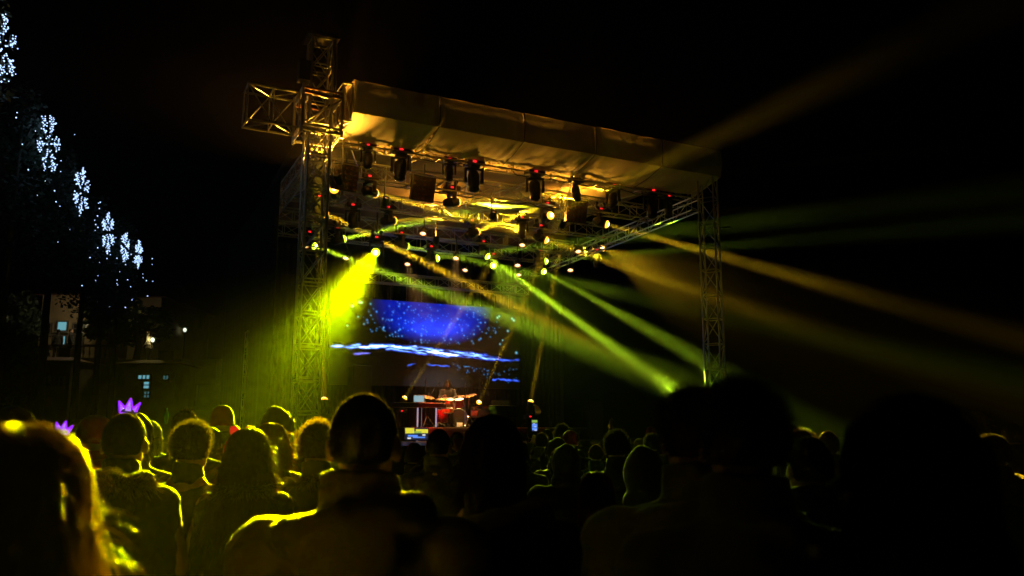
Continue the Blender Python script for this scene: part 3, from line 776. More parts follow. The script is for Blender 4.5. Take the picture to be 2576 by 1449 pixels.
bbox('music_desk', PM @ Vector((-.2, -.35, pz + .44)), (.6, .02, .2), GLOSS, pn, Matrix.Rotation(ANG, 4, 'Z') @ Matrix.Rotation(R(-20), 4, 'X'), .004)
for i in range(3):
    q = PM @ Vector((-.55 + .3 * i, -.6 + .04 * i, pz + .355))
    o = sbox('sheet_music', q, (.22, .3, .006), mat('white_paper', (.75, .75, .75), .7), None, ANG + .2 * i)
    tag(o, ['leftmost', 'middle', 'rightmost'][i] + ' white sheet of music lying on the piano lid', 'paper', 'sheets on the piano')
# tilted oval shell on a thin stand
bp = px(1343, 1031, 7.2)
bw = thing('oval_shell', (bp.x, bp.y, DZ), 'tilted oval shell with white and orange rim on a thin stand', 'shell')
BM = Matrix.Translation(bp) @ Matrix.Rotation(ANG, 4, 'Z') @ Matrix.Rotation(R(62), 4, 'X') @ Matrix.Rotation(R(24), 4, 'Y') @ Matrix.Diagonal((1.15, .78, 1, 1))
prof = [(.235, .07), (.245, .06), (.22, -.03), (.15, -.09), (.145, -.08), (.21, -.025), (.235, .07)]
build('rim', MB().lathe(prof, 28, BM), mat('cream_shell', (.62, .5, .36), .35), bw, True)
half = MB(); n = 10
for i in range(n + 1):
    a = R(150) + R(95) * i / n
    for r_, z_ in ((.248, .066), (.25, .058), (.226, -.03), (.17, -.08)): half.v.append(tuple(BM @ Vector((r_ * 1.01 * math.cos(a), r_ * 1.01 * math.sin(a), z_ - .004))))
for i in range(n):
    for j in range(3): half.f.append((i * 4 + j, i * 4 + 4 + j, i * 4 + 5 + j, i * 4 + 1 + j))
build('white_panel', half, mat('white_shell', (.85, .85, .82), .35), bw, True)
strut('pole', Vector((bp.x, bp.y, DZ)), bp - Vector((0, 0, .1)), .014, CHROME, bw)
for a in range(3): strut('foot', Vector((bp.x + .25 * math.cos(a * 2.1), bp.y + .25 * math.sin(a * 2.1), DZ + .012)), Vector((bp.x, bp.y, DZ + .2)), .01, CHROME, bw)

# cases, speakers and wedges
def speaker(c, d, lab, rz=ANG, nm='loudspeaker'):
    root = thing(nm, (c[0], c[1], c[2] - d[2] / 2), lab, 'speaker')
    bbox('cabinet', c, d, BLACK, root, Matrix.Rotation(rz, 4, 'Z'), .02)
    bbox('grille', Vector(c) + Matrix.Rotation(rz, 3, 'Z') @ Vector((0, -d[1] / 2 - .008, 0)), (d[0] * .9, .012, d[2] * .93), mat('speaker_grille', (.03, .03, .032), .5, .5, .2, 60, .5, 200), root, Matrix.Rotation(rz, 4, 'Z'), .004)
    for sg in (-1, 1): bbox('handle', Vector(c) + Matrix.Rotation(rz, 3, 'Z') @ Vector((sg * (d[0] / 2 + .004), 0, d[2] * .2)), (.012, .16, .08), STEEL, root, Matrix.Rotation(rz, 4, 'Z'), .003)
    return root
q = px(905, 960, 9.6); speaker((q.x, q.y, RZ + .0 + .95), (.6, .6, 1.98), 'tall black side-fill speaker standing left of the video screen')
q = px(818, 1050, 3.0); speaker((q.x, q.y, DZ + .32), (.75, .6, .62), 'black bass speaker carrying the floor light beside the tall tower')
q = px(1470, 1070, 8.4); speaker((q.x, q.y, DZ + .2), (.6, .4, .36), 'low black wedge monitor at the right of the riser')
q = px(1490, 1010, 9.8); speaker((q.x, q.y, DZ + .7), (.55, .55, 1.38), 'black amplifier stack near the right side drape')
# red stage pars on the floor
for i, (u, v, t_, lab) in enumerate([(1037, 1084, 7.0, 'small red floor lamp below the keyboard'), (1312, 1062, 7.0, 'small red floor lamp under the right end of the piano'), (1441, 1084, 6.0, 'small red floor lamp at the right front of the stage')]):
    p = px(u, v, t_); p.z = DZ + .20
    root = thing('floor_lamp', (p.x, p.y, DZ), lab, 'stage light', 'red floor lamps')
    d = (px(1140 + 60 * i, 1000, 8.6) - p).normalized()
    H = Matrix.Translation(p) @ d.to_track_quat('Z', 'Y').to_matrix().to_4x4()
    obj('can', PAR_CAN, root, H)
    obj('lens', MB().lathe([(.0, .05), (.05, .047), (.10, .04)], 16).mesh('lens', emit('red_lens', (1, .02, .015), 3)), root, H)
    strut('foot', Vector((p.x - .1, p.y, DZ + .01)), Vector((p.x + .1, p.y, DZ + .01)), .012, STEEL, root); strut('bracket', Vector((p.x, p.y, DZ)), p, .012, STEEL, root)
    if i == 0: beam(p + d * .06, d, (1, .03, .015), 20, 80, .16, root)

# drifting smoke at the right front of the stage
sk = bpy.data.materials.new('drifting_smoke'); sk.use_nodes = True
nt = sk.node_tree; nt.nodes.clear()
so = nt.nodes.new('ShaderNodeOutputMaterial'); sv = nt.nodes.new('ShaderNodeVolumePrincipled'); tc = nt.nodes.new('ShaderNodeTexCoord')
n1 = nt.nodes.new('ShaderNodeTexNoise'); n1.inputs['Scale'].default_value = 2.6; n1.inputs['Detail'].default_value = 6; n1.inputs['Distortion'].default_value = 1.2
nt.links.new(tc.outputs['Object'], n1.inputs['Vector'])
ln = nt.nodes.new('ShaderNodeVectorMath'); ln.operation = 'LENGTH'; nt.links.new(tc.outputs['Object'], ln.inputs[0])
fall = nt.nodes.new('ShaderNodeMapRange'); fall.inputs[1].default_value = .25; fall.inputs[2].default_value = .98; fall.inputs[3].default_value = 1; fall.inputs[4].default_value = 0
nt.links.new(ln.outputs['Value'], fall.inputs[0])
cr = nt.nodes.new('ShaderNodeMapRange'); cr.inputs[1].default_value = .46; cr.inputs[2].default_value = .72; nt.links.new(n1.outputs['Fac'], cr.inputs[0])
ml = nt.nodes.new('ShaderNodeMath'); ml.operation = 'MULTIPLY'; nt.links.new(fall.outputs[0], ml.inputs[0]); nt.links.new(cr.outputs[0], ml.inputs[1])
m2 = nt.nodes.new('ShaderNodeMath'); m2.operation = 'MULTIPLY'; nt.links.new(ml.outputs[0], m2.inputs[0]); m2.inputs[1].default_value = .05
nt.links.new(m2.outputs[0], sv.inputs['Density']); sv.inputs['Color'].default_value = (.95, .95, .95, 1); sv.inputs['Anisotropy'].default_value = .2
nt.links.new(sv.outputs[0], so.inputs['Volume'])
smk = obj('smoke_cloud', MB().ball((0, 0, 0), 1, 20, 12).mesh('smoke_cloud', sk), None, Matrix.Translation(px(1705, 962, 2.6)) @ Matrix.Diagonal((.95, .7, .95, 1)))
tag(smk, 'puff of stage smoke catching green light beside the right tower', None, None, 'stuff')

# ------------------------------------------------------------------ people
def mirror(p, sg): return Vector((p[0] * sg, p[1], p[2]))
def remeshed(mb, name, voxel, m, smooth=4, fold=0., seed=0.):
    me = mb.mesh('raw'); o = bpy.data.objects.new('raw', me); COL.objects.link(o)
    md = o.modifiers.new('r', 'REMESH'); md.mode = 'VOXEL'; md.voxel_size = voxel
    ms = o.modifiers.new('s', 'SMOOTH'); ms.factor = .5; ms.iterations = smooth
    dg = bpy.context.evaluated_depsgraph_get()
    out = bpy.data.meshes.new_from_object(o.evaluated_get(dg)); out.name = name
    bpy.data.objects.remove(o); bpy.data.meshes.remove(me)
    out.materials.clear(); out.materials.append(m)
    if fold:
        n = len(out.vertices); co = np.empty(n * 3); out.vertices.foreach_get('co', co); co = co.reshape(-1, 3)
        no = np.empty(n * 3); out.vertices.foreach_get('normal', no); no = no.reshape(-1, 3)
        k = np.array([noise.noise(Vector((c[0] * 9 + seed, c[1] * 9, c[2] * 14 + c[0] * 7))) * .7 + noise.noise(Vector((c[0] * 22, c[1] * 22 + seed, c[2] * 30))) * .35 for c in co])
        co = co + no * (k * fold)[:, None]; out.vertices.foreach_set('co', co.ravel()); out.update()
    out.shade_smooth()
    return out
HC = Vector((0, .0, 1.645))                 # centre of the skull of a 1.75 m figure
POSES = {   # elbow and wrist of right (+x) and left arm
    'stand': (((.245, -.03, 1.14), (.235, .08, .90)), ((.245, -.03, 1.14), (.235, .08, .90))),
    'cup':   (((.25, -.02, 1.15), (.17, .23, 1.22)), ((.245, -.03, 1.14), (.235, .08, .90))),
    'phone': (((.26, .16, 1.36), (.10, .34, 1.60)), ((.26, .14, 1.34), (.10, .34, 1.60))),
    'wave':  (((.23, .10, 1.66), (.20, .12, 1.92)), ((.245, -.03, 1.14), (.235, .08, .90))),
    'pocket': (((.29, -.06, 1.16), (.19, .12, 1.00)), ((.29, -.06, 1.16), (.19, .12, 1.00))),
    'drum':  (((.27, .10, 1.17), (.16, .34, 1.20)), ((.27, .10, 1.17), (.16, .34, 1.12))),
}
SKIN = mat('skin', (.46, .27, .19), .5, 0, .12, 12, .1, 60)
def hand(mb, w, d, sg):
    w, d = Vector(w), Vector(d).normalized(); side = Vector((0, 0, 1)).cross(d)
    side = side.normalized() if side.length > .1 else Vector((1, 0, 0)); nr = d.cross(side)
    pc = w + d * .055
    for k in (-.026, -.009, .009, .026): mb.caps(w + d * .01 + side * k * .8, w + d * .085 + side * k * 1.1, .013, .0125, 8)
    for i, (k, L) in enumerate(((-.03, .062), (-.011, .076), (.010, .08), (.030, .07))):
        a = w + d * .09 + side * k; b = a + d * L * .55 + nr * .008; c = b + (d * .75 + nr * .65) * L * .5
        mb.caps(a, b, .0095, .009, 8); mb.caps(b, c, .009, .0078, 8)
    a = w + d * .03 + side * .034; b = a + (d * .6 + side * .75) * .045; c = b + (d * .9 + side * .2 + nr * .3) * .035
    mb.caps(a, b, .013, .011, 8); mb.caps(b, c, .011, .0095, 8)
def head(mb):
    c = HC
    mb.ball(c + Vector((0, -.012, .012)), (.077, .095, .10), 20, 14)          # skull
    mb.ball(c + Vector((0, .03, -.05)), (.064, .066, .08), 16, 12)            # face
    mb.ball(c + Vector((0, .055, -.10)), (.04, .036, .03), 12, 8)             # chin
    mb.caps(c + Vector((0, .088, -.005)), c + Vector((0, .112, -.042)), .010, .016, 10)   # nose
    mb.caps(c + Vector((-.035, .082, .018)), c + Vector((.035, .082, .018)), .012, .012, 8)  # brow
    mb.caps(c + Vector((-.018, .092, -.072)), c + Vector((.018, .092, -.072)), .008, .008, 8)  # lips
    for sg in (-1, 1):
        E_ = Matrix.Rotation(R(-18 * sg), 3, 'Z') @ Matrix.Rotation(R(12), 3, 'X')
        mb.ball(c + Vector((sg * .084, -.012, -.018)), (.011, .022, .034), 10, 8, E_)
        mb.ball(c + Vector((sg * .078, -.006, -.02)), (.014, .014, .024), 8, 6)
    mb.caps((0, -.022, 1.43), (0, -.012, 1.58), .060, .056, 14)               # neck
    mb.caps((-.06, -.02, 1.46), (.06, -.02, 1.46), .05, .05, 12)
def body_mesh(pose):
    mb = MB(); head(mb)
    mb.ball((0, 0, 1.30), (.165, .105, .19), 18, 12); mb.ball((0, 0, 1.10), (.14, .10, .17), 16, 10); mb.ball((0, -.01, .95), (.165, .115, .12), 16, 10)
    for sg in (1, -1):
        el, wr_ = POSES[pose][0 if sg > 0 else 1]; el, wr_ = mirror(el, sg), mirror(wr_, sg); sh = Vector((sg * .175, -.01, 1.40))
        mb.ball(sh, .06, 12, 8); mb.caps(Vector((sg * .08, -.01, 1.42)), sh, .055, .055)
        mb.caps(sh, el, .052, .042); mb.caps(el, wr_, .042, .028); hand(mb, wr_, wr_ - el, sg)
        if pose == 'drum':
            mb.caps((sg * .09, 0, .93), (sg * .17, .42, .90), .085, .06); mb.caps((sg * .17, .42, .90), (sg * .16, .40, .50), .058, .04); mb.caps((sg * .16, .38, .46), (sg * .17, .56, .45), .04, .03)
        else:
            mb.caps((sg * .09, 0, .90), (sg * .1, .01, .49), .085, .056); mb.caps((sg * .1, .01, .49), (sg * .1, -.02, .09), .058, .038); mb.caps((sg * .1, -.03, .045), (sg * .12, .13, .035), .04, .03)
    return remeshed(mb, 'body', .0075, SKIN, 3)
def jacket_mesh(style, pose):
    mb = MB(); big = {'coat': 1.0, 'parka': 1.12, 'puffer': 1.18}[style]
    mb.ball((0, -.005, 1.28), (.205 * big, .145 * big, .20), 20, 12); mb.ball((0, 0, 1.08), (.195 * big, .15 * big, .22), 20, 12)
    mb.ball((0, -.005, .93), (.195 * big, .15 * big, .16), 18, 10)
    if style == 'coat': mb.cyl((0, 0, .95), (0, 0, .68), .19, .215, 18)
    for sg in (1, -1):
        el, wr_ = POSES[pose][0 if sg > 0 else 1]; el, wr_ = mirror(el, sg), mirror(wr_, sg); sh = Vector((sg * .19 * (.5 + big / 2), -.012, 1.385))
        mb.ball(sh, (.082 * big, .085 * big, .075 * big), 14, 10); mb.caps(Vector((sg * .06, -.025, 1.43)), sh, .062, .07)
        mb.caps(sh, el, .076 * big, .064 * big); mb.caps(el, el + (wr_ - el) * .94, .064 * big, .05 * big)
        if style == 'puffer':
            for k in range(5):
                q = sh + (el - sh) * (k + .5) / 5; mb.ball(q, .086 * big, 12, 8)
    # collar
    for k in range(14):
        a = 2 * math.pi * k / 14; b = 2 * math.pi * (k + 1) / 14
        p = lambda t, z: Vector((.078 * math.cos(t), -.02 + .072 * math.sin(t), z - .012 * math.sin(t)))
        mb.caps(p(a, 1.485), p(b, 1.485), .022, .022, 8); mb.caps(p(a, 1.525), p(b, 1.525), .020, .020, 8); mb.caps(p(a, 1.56), p(b, 1.56), .015, .015, 8)
    if style == 'puffer':
        for k in range(5): mb.ball((0, 0, 1.34 - .1 * k), (.225 * big, .165 * big, .055), 20, 8)
    if style == 'parka':                   # hood lying on the shoulders
        for k in range(11):
            a = R(205) + R(130) * k / 10
            mb.ball((.135 * math.cos(a), -.03 + .125 * math.sin(a), 1.455 - .03 * math.sin(a - 1.5)), (.055, .055, .05), 10, 8)
        mb.ball((0, -.15, 1.41), (.12, .05, .085), 14, 8)
    return remeshed(mb, 'jacket', .0115, MATS['cloth_black'], 3, .011, len(style))
def trousers_mesh(sit=False):
    mb = MB(); mb.ball((0, -.005, .93), (.175, .125, .13), 16, 10)
    for sg in (-1, 1):
        if sit: mb.caps((sg * .09, 0, .93), (sg * .17, .42, .90), .098, .075); mb.caps((sg * .17, .42, .90), (sg * .16, .40, .52), .072, .055)
        else: mb.caps((sg * .09, 0, .90), (sg * .1, .015, .49), .098, .07); mb.caps((sg * .1, .01, .49), (sg * .1, -.015, .11), .07, .055)
    return remeshed(mb, 'trousers', .014, MATS['cloth_denim'], 3, .009, 3.)
def shoe_mesh(sg, sit=False):
    dx, dy, dz = (.06, .42, .42) if sit else (0, 0, 0)
    return remeshed(MB().caps((sg * (.1 + dx), -.04 + dy, .055 + dz), (sg * (.12 + dx), .13 + dy, .045 + dz), .05, .042).box((sg * (.11 + dx), .045 + dy, .014 + dz), (.09, .27, .028)), 'shoe', .012, MATS['leather'], 2)
def cap_mesh(thick=.010, low=-.07, m=None):
    """hair cap: sits just outside the skull above the hair line, inside it below"""
    n, mm = 32, 22; vs = []; fs = []
    for j in range(mm + 1):
        ph = math.pi * j / mm
        for i in range(n):
            az = 2 * math.pi * i / n            # 0 = front (+y)
            f = math.cos(az)
            line = .045 if f > .55 else (low if f < -.15 else low + (.045 - low) * (f + .15) / .7)
            dz = math.cos(ph) * .10
            k = 1 + thick / .09 if dz > line else .93
            if abs(dz - line) < .012: k = .985
            k += noise.noise(Vector((math.sin(az) * 3, math.cos(az) * 3, ph * 4))) * .02
            vs.append(HC + Vector((0, -.012, .012)) + Vector((math.sin(ph) * math.sin(az) * .077 * k, math.sin(ph) * math.cos(az) * .095 * k, dz * k)))
    for j in range(mm):
        for i in range(n):
            i2 = (i + 1) % n; fs.append((j * n + i, (j + 1) * n + i, (j + 1) * n + i2, j * n + i2))
    return vs, fs
def scalp(rnd, front=.4):
    while True:
        az = rnd.uniform(-math.pi, math.pi); ph = math.acos(rnd.uniform(-.45, 1))
        f = math.cos(az); lim = .045 if f > .5 else (-.05 if f < -.1 else -.05 + .095 * (f + .1) / .6)
        if math.cos(ph) * .1 > lim: return az, ph
def scalp_pt(az, ph, k=1.):
    return HC + Vector((0, -.012, .012)) + Vector((math.sin(ph) * math.sin(az) * .077 * k, math.sin(ph) * math.cos(az) * .095 * k, math.cos(ph) * .10 * k))
def short_hair(seed, length=.014, n=3200, thick=.010):
    rnd = random.Random(seed); mb = MB(); vs, fs = cap_mesh(thick); mb.add(vs, fs)
    for _ in range(n):
        az, ph = scalp(rnd); p = scalp_pt(az, ph, 1 + thick / .1 - .01); d = (p - HC).normalized()
        d = (d + Vector((rnd.uniform(-.5, .5), rnd.uniform(-.5, .5), rnd.uniform(-.6, .3)))).normalized()
        s_ = d.orthogonal().normalized() * .0011; L = length * rnd.uniform(.4, 1.2)
        mb.add([p - s_, p + s_, p + d * L], [(0, 1, 2)])
    return mb.mesh('hair', MATS['hair_dark'], False)
def long_hair(seed, n=1500, length=.34, puff=1.18, wave=.012, freq=14., r=.0016, tie=False, spread=.05, stray=.03, toward=None):
    rnd = random.Random(seed); mb = MB(); vs, fs = cap_mesh(.012); mb.add(vs, fs)
    nc = 60; cl = [(rnd.uniform(0, 6.28), rnd.uniform(.6, 1.4), rnd.uniform(-1, 1)) for _ in range(nc)]
    for _ in range(n):
        az, ph = scalp(rnd); ci = int((az + math.pi) / (2 * math.pi) * nc * .999); phs, amp, ofs = cl[ci]
        L = length * rnd.uniform(.72, 1.08); pts = []; k0 = puff * rnd.uniform(.97, 1.05)
        st_ = rnd.random() < stray * 3
        x = 0; a = az; p_ = ph; steps = 13
        for i in range(steps):
            f = i / (steps - 1)
            if p_ < 1.75 or not pts:                   # run down over the skull
                p = scalp_pt(a, p_, 1.0 + (k0 - 1) * min(1, .35 + f * 3))
                p_ += .34
                if abs(a) < 1.05: a += (.12 if a >= 0 else -.12)
            else:                           # hang
                q = pts[-1]; out = Vector((math.sin(a), math.cos(a), 0))
                fall_ = L / (steps - 4)
                w_ = math.sin(phs + x * freq) * wave * amp
                sp_ = spread * (.25 if q.z > 1.52 else 1.) * (1 + ofs * .6)
                p = q + Vector((0, 0, -fall_)) + out * (sp_ * fall_ * 3) + Vector((-math.cos(a), math.sin(a), 0)) * w_ + Vector((rnd.uniform(-1, 1), rnd.uniform(-1, 1), rnd.uniform(-.5, .5))) * (.010 if st_ else .0025)
                x += fall_
            pts.append(p)
        mb.tube(pts, [r * (1.15 - .8 * i / (steps - 1)) for i in range(steps)], 3)
        if rnd.random() < stray:
            q = pts[rnd.randint(2, 8)]; d = (q - HC); d.z *= .3; d = d.normalized() + Vector((rnd.uniform(-.6, .6), rnd.uniform(-.6, .6), rnd.uniform(-.5, .6)))
            mb.tube([q, q + d * .02, q + d * .035 + Vector((0, 0, -.008)), q + d * .05 + Vector((0, 0, -.025))], [r * .7, r * .6, r * .5, r * .2], 3)
    return mb.mesh('hair', MATS['hair_dark'], False)
def beanie(seed=1):
    mb = MB(); n = 40; prof = [(.088, -.045), (.096, -.03), (.097, .0), (.094, .005), (.093, .03), (.085, .07), (.066, .105), (.035, .124), (.0, .13)]
    vs = []; fs = []
    for r_, z in prof:
        for i in range(n):
            a = 2 * math.pi * i / n; k = 1 + (.018 if i % 2 else 0) * (r_ > .03)
            vs.append(HC + Vector((r_ * .98 * k * math.cos(a), -.012 + r_ * 1.14 * k * math.sin(a), z + .012 - .10 * r_ * math.sin(a))))
    for j in range(len(prof) - 1):
        for i in range(n): fs.append((j * n + i, j * n + (i + 1) % n, (j + 1) * n + (i + 1) % n, (j + 1) * n + i))
    return mb.add(vs, fs).mesh('knit_hat', MATS['cloth_black'], True)
def hood_up():
    mb = MB()
    mb.ball(HC + Vector((0, -.03, .0)), (.118, .125, .145), 20, 14); mb.ball(HC + Vector((0, -.05, .09)), (.07, .085, .065), 14, 10); mb.ball((0, -.035, 1.50), (.125, .115, .10), 16, 10)
    for k in range(16):
        a = R(-60) + R(300) * k / 15
        mb.ball(HC + Vector((.098 * math.cos(a + 1.57 + R(-30) + .0), .055, .12 * math.sin(a + 1.57 - R(30)) - .01)), .026, 8, 6)
    return remeshed(mb, 'hood', .011, MATS['cloth_black'], 3, .008, 2.)
def fur(seed, n=1500, length=.04, pts=None):
    """fur trim round the rim of a lowered hood"""
    rnd = random.Random(seed); mb = MB()
    for _ in range(n):
        a = R(195) + R(150) * rnd.random(); rr_ = .155 + rnd.uniform(-.02, .02)
        c = Vector((rr_ * math.cos(a), -.03 + (rr_ - .01) * math.sin(a), 1.475 + rnd.uniform(-.02, .02)))
        d = (c - Vector((0, -.03, 1.43))).normalized() + Vector((rnd.uniform(-.6, .6), rnd.uniform(-.6, .6), rnd.uniform(-.7, .5)))
        L = length * rnd.uniform(.5, 1.3); r_ = .0013
        mb.tube([c, c + d * L * .5, c + d * L + Vector((0, 0, -.012))], [r_, r_ * .8, r_ * .2], 3)
    return mb.mesh('fur_trim', MATS['fur'], False)
for nm, c in [('cloth_black', (.014, .014, .015)), ('cloth_navy', (.016, .02, .035)), ('cloth_brown', (.036, .023, .013)), ('cloth_olive', (.035, .036, .02)), ('cloth_grey', (.05, .05, .052)), ('cloth_red', (.22, .015, .015)), ('cloth_denim', (.02, .026, .04)), ('cloth_cream', (.3, .26, .2)), ('cloth_blue', (.03, .06, .16)), ('cloth_green', (.04, .06, .03))]:
    mat(nm, c, .85, 0, .25, 10, .35, 45, sheen=.15)
mat('leather', (.02, .017, .015), .5)
for nm, c in [('hair_dark', (.03, .02, .012)), ('hair_brown', (.09, .05, .025)), ('hair_blonde', (.58, .40, .17)), ('hair_auburn', (.16, .06, .025)), ('fur', (.36, .28, .17))]:
    mat(nm, c, .45, 0, .3, 40, trans=.6)
BODY = {}; JACK = {}
def body(pose):
    if pose not in BODY: BODY[pose] = body_mesh(pose)
    return BODY[pose]
def jacket(style, pose):
    if (style, pose) not in JACK: JACK[(style, pose)] = jacket_mesh(style, pose)
    return JACK[(style, pose)]
TROUS = trousers_mesh(); SHOES = [shoe_mesh(1), shoe_mesh(-1)]
HAIR = {'short': short_hair(1), 'crop': short_hair(2, .007, 4200, .005), 'messy': short_hair(3, .04, 3600, .016),
        'bob': long_hair(4, 500, .12, 1.2, .006, 12, .0028, spread=.0), 'long': long_hair(5, 800, .36, 1.22, .008, 12, .0022, spread=.045)}
BEANIE = beanie(); HOOD = hood_up()
EYE = MB().ball((0, 0, 0), .012, 10, 8).mesh('eye', mat('eye_white', (.7, .68, .66), .2), True)
def place(name, me, parent, M, m=None):
    o = obj(name, me, parent, M)
    if m is not None:
        o.material_slots[0].link = 'OBJECT'; o.material_slots[0].material = m
    return o
def person(label, x, y, H, rz=0., pose='stand', style='parka', cloth='cloth_black', hair='short', haircol='hair_dark', hat=None, wide=1., group=None, z0=0., custom=None, furry=None, legs=True):
    root = thing('person', (x, y, z0), label, 'person', group, rz)
    k = H / 1.75
    ln_ = random.Random(label); TL = Matrix() if math.hypot(x, y) < 4.6 else Matrix.Rotation(R(ln_.uniform(-2.2, 2.2)), 4, 'Y') @ Matrix.Rotation(R(ln_.uniform(-1.5, 1.5)), 4, 'X')
    M = Matrix.Translation((x, y, z0)) @ TL @ Matrix.Rotation(rz, 4, 'Z') @ Matrix.Diagonal((k * wide, k * wide, k, 1))
    MH_ = Matrix.Translation((x, y, z0)) @ TL @ Matrix.Rotation(rz, 4, 'Z') @ Matrix.Diagonal((k, k, k, 1))
    place('body', body(pose), root, MH_)
    for sg in (-1, 1): obj('eye', EYE, root, MH_ @ Matrix.Translation(HC + Vector((sg * .031, .084, -.004))))
    place('jacket', jacket(style, pose), root, M, MATS[cloth])
    if legs:
        place('trousers', TROUS, root, MH_, MATS['cloth_denim'])
        for s_ in SHOES: place('shoe', s_, root, MH_)
    if custom is not None: place('hair', custom, root, MH_, MATS[haircol])
    elif hair: place('hair', HAIR[hair], root, MH_, MATS[haircol])
    if hat == 'beanie': place('knit_hat', BEANIE, root, MH_, MATS['cloth_red' if 'red' in label else 'cloth_grey'])
    if hat == 'hood': place('hood', HOOD, root, MH_, MATS[cloth])
    if furry: place('fur_trim', furry, root, M)
    return root
def spot_person(label, u, v, d, **kw):
    """u: middle of the head in the photo, v: its top, d: distance"""
    q = pd(u, v, d); return person(label, q.x, q.y, q.z, **kw)

GH = 'people in the crowd'
# near row -------------------------------------------------------------------------------------------------
woman = long_hair(21, 1900, .42, 1.36, .018, 11, .0009, spread=.14, stray=.45)
spot_person('woman with backlit long blonde hair in the left foreground', 52, 1098, 1.22, rz=R(4), custom=woman, haircol='hair_blonde', style='coat', cloth='cloth_brown', group=GH)
spot_person('man with cropped hair and fur-hooded parka holding a cup', 320, 1047, 3.45, rz=R(8), hair='crop', style='parka', cloth='cloth_black', pose='cup', furry=fur(5, 1700, .05), wide=.84, group=GH)
spot_person('woman with tied back frizzy hair right of the cropped man', 464, 1077, 4.3, rz=R(-6), hair='messy', style='coat', cloth='cloth_black', wide=.86, group=GH)
w2 = long_hair(22, 1300, .33, 1.30, .012, 13, .0014, spread=.10, stray=.6)
spot_person('woman with long straight backlit hair over a dark jacket', 628, 1087, 3.9, rz=R(2), custom=w2, haircol='hair_brown', style='parka', cloth='cloth_black', furry=fur(6, 1400, .045), wide=.82, group=GH)
w3 = long_hair(23, 1300, .26, 1.30, .022, 34, .0019, spread=.05, stray=.4)
spot_person('woman with curly auburn hair behind the long haired woman', 690, 1071, 5.2, rz=R(-10), custom=w3, haircol='hair_auburn', style='coat', cloth='cloth_black', group=GH)
spot_person('hooded figure whose hood is edged with yellow light', 712, 1038, 6.4, hair=None, hat='hood', style='parka', cloth='cloth_black', group=GH)
spot_person('person with thick lit hair and pale collar beside the big man', 800, 1075, 4.3, rz=R(12), hair='messy', haircol='hair_brown', style='parka', cloth='cloth_grey', furry=fur(7, 1300, .035), wide=.85, group=GH)
spot_person('big man in a brown jacket seen from behind, left of centre', 920, 1004, 2.1, rz=R(-3), hair='crop', style='parka', cloth='cloth_brown', wide=1.12, group=GH)
spot_person('dark figure with round hair in front of the drum kit', 1240, 1060, 2.45, rz=R(4), hair='bob', style='parka', cloth='cloth_black', group=GH)
spot_person('tall dark man in an olive hooded coat right of centre', 1742, 1000, 2.3, rz=R(6), hair='messy', style='parka', cloth='cloth_olive', wide=1.08, furry=None, group=GH)
spot_person('very tall dark man overlapping the olive coat', 1862, 986, 1.85, rz=R(-4), hair='messy', style='coat', cloth='cloth_black', wide=1.05, group=GH)
spot_person('huge dark head with bobbed hair nearest the camera at right', 2285, 1026, 1.16, rz=R(-8), hair='bob', style='coat', cloth='cloth_navy', group=GH)
spot_person('dark short haired person between the two tall dark figures', 2030, 1110, 3.2, rz=R(5), hair='short', style='parka', cloth='cloth_navy', group=GH)
spot_person('man at the right edge with amber light on his face', 2506, 1096, 4.6, rz=R(38), hair='crop', haircol='hair_brown', style='parka', cloth='cloth_black', group=GH)
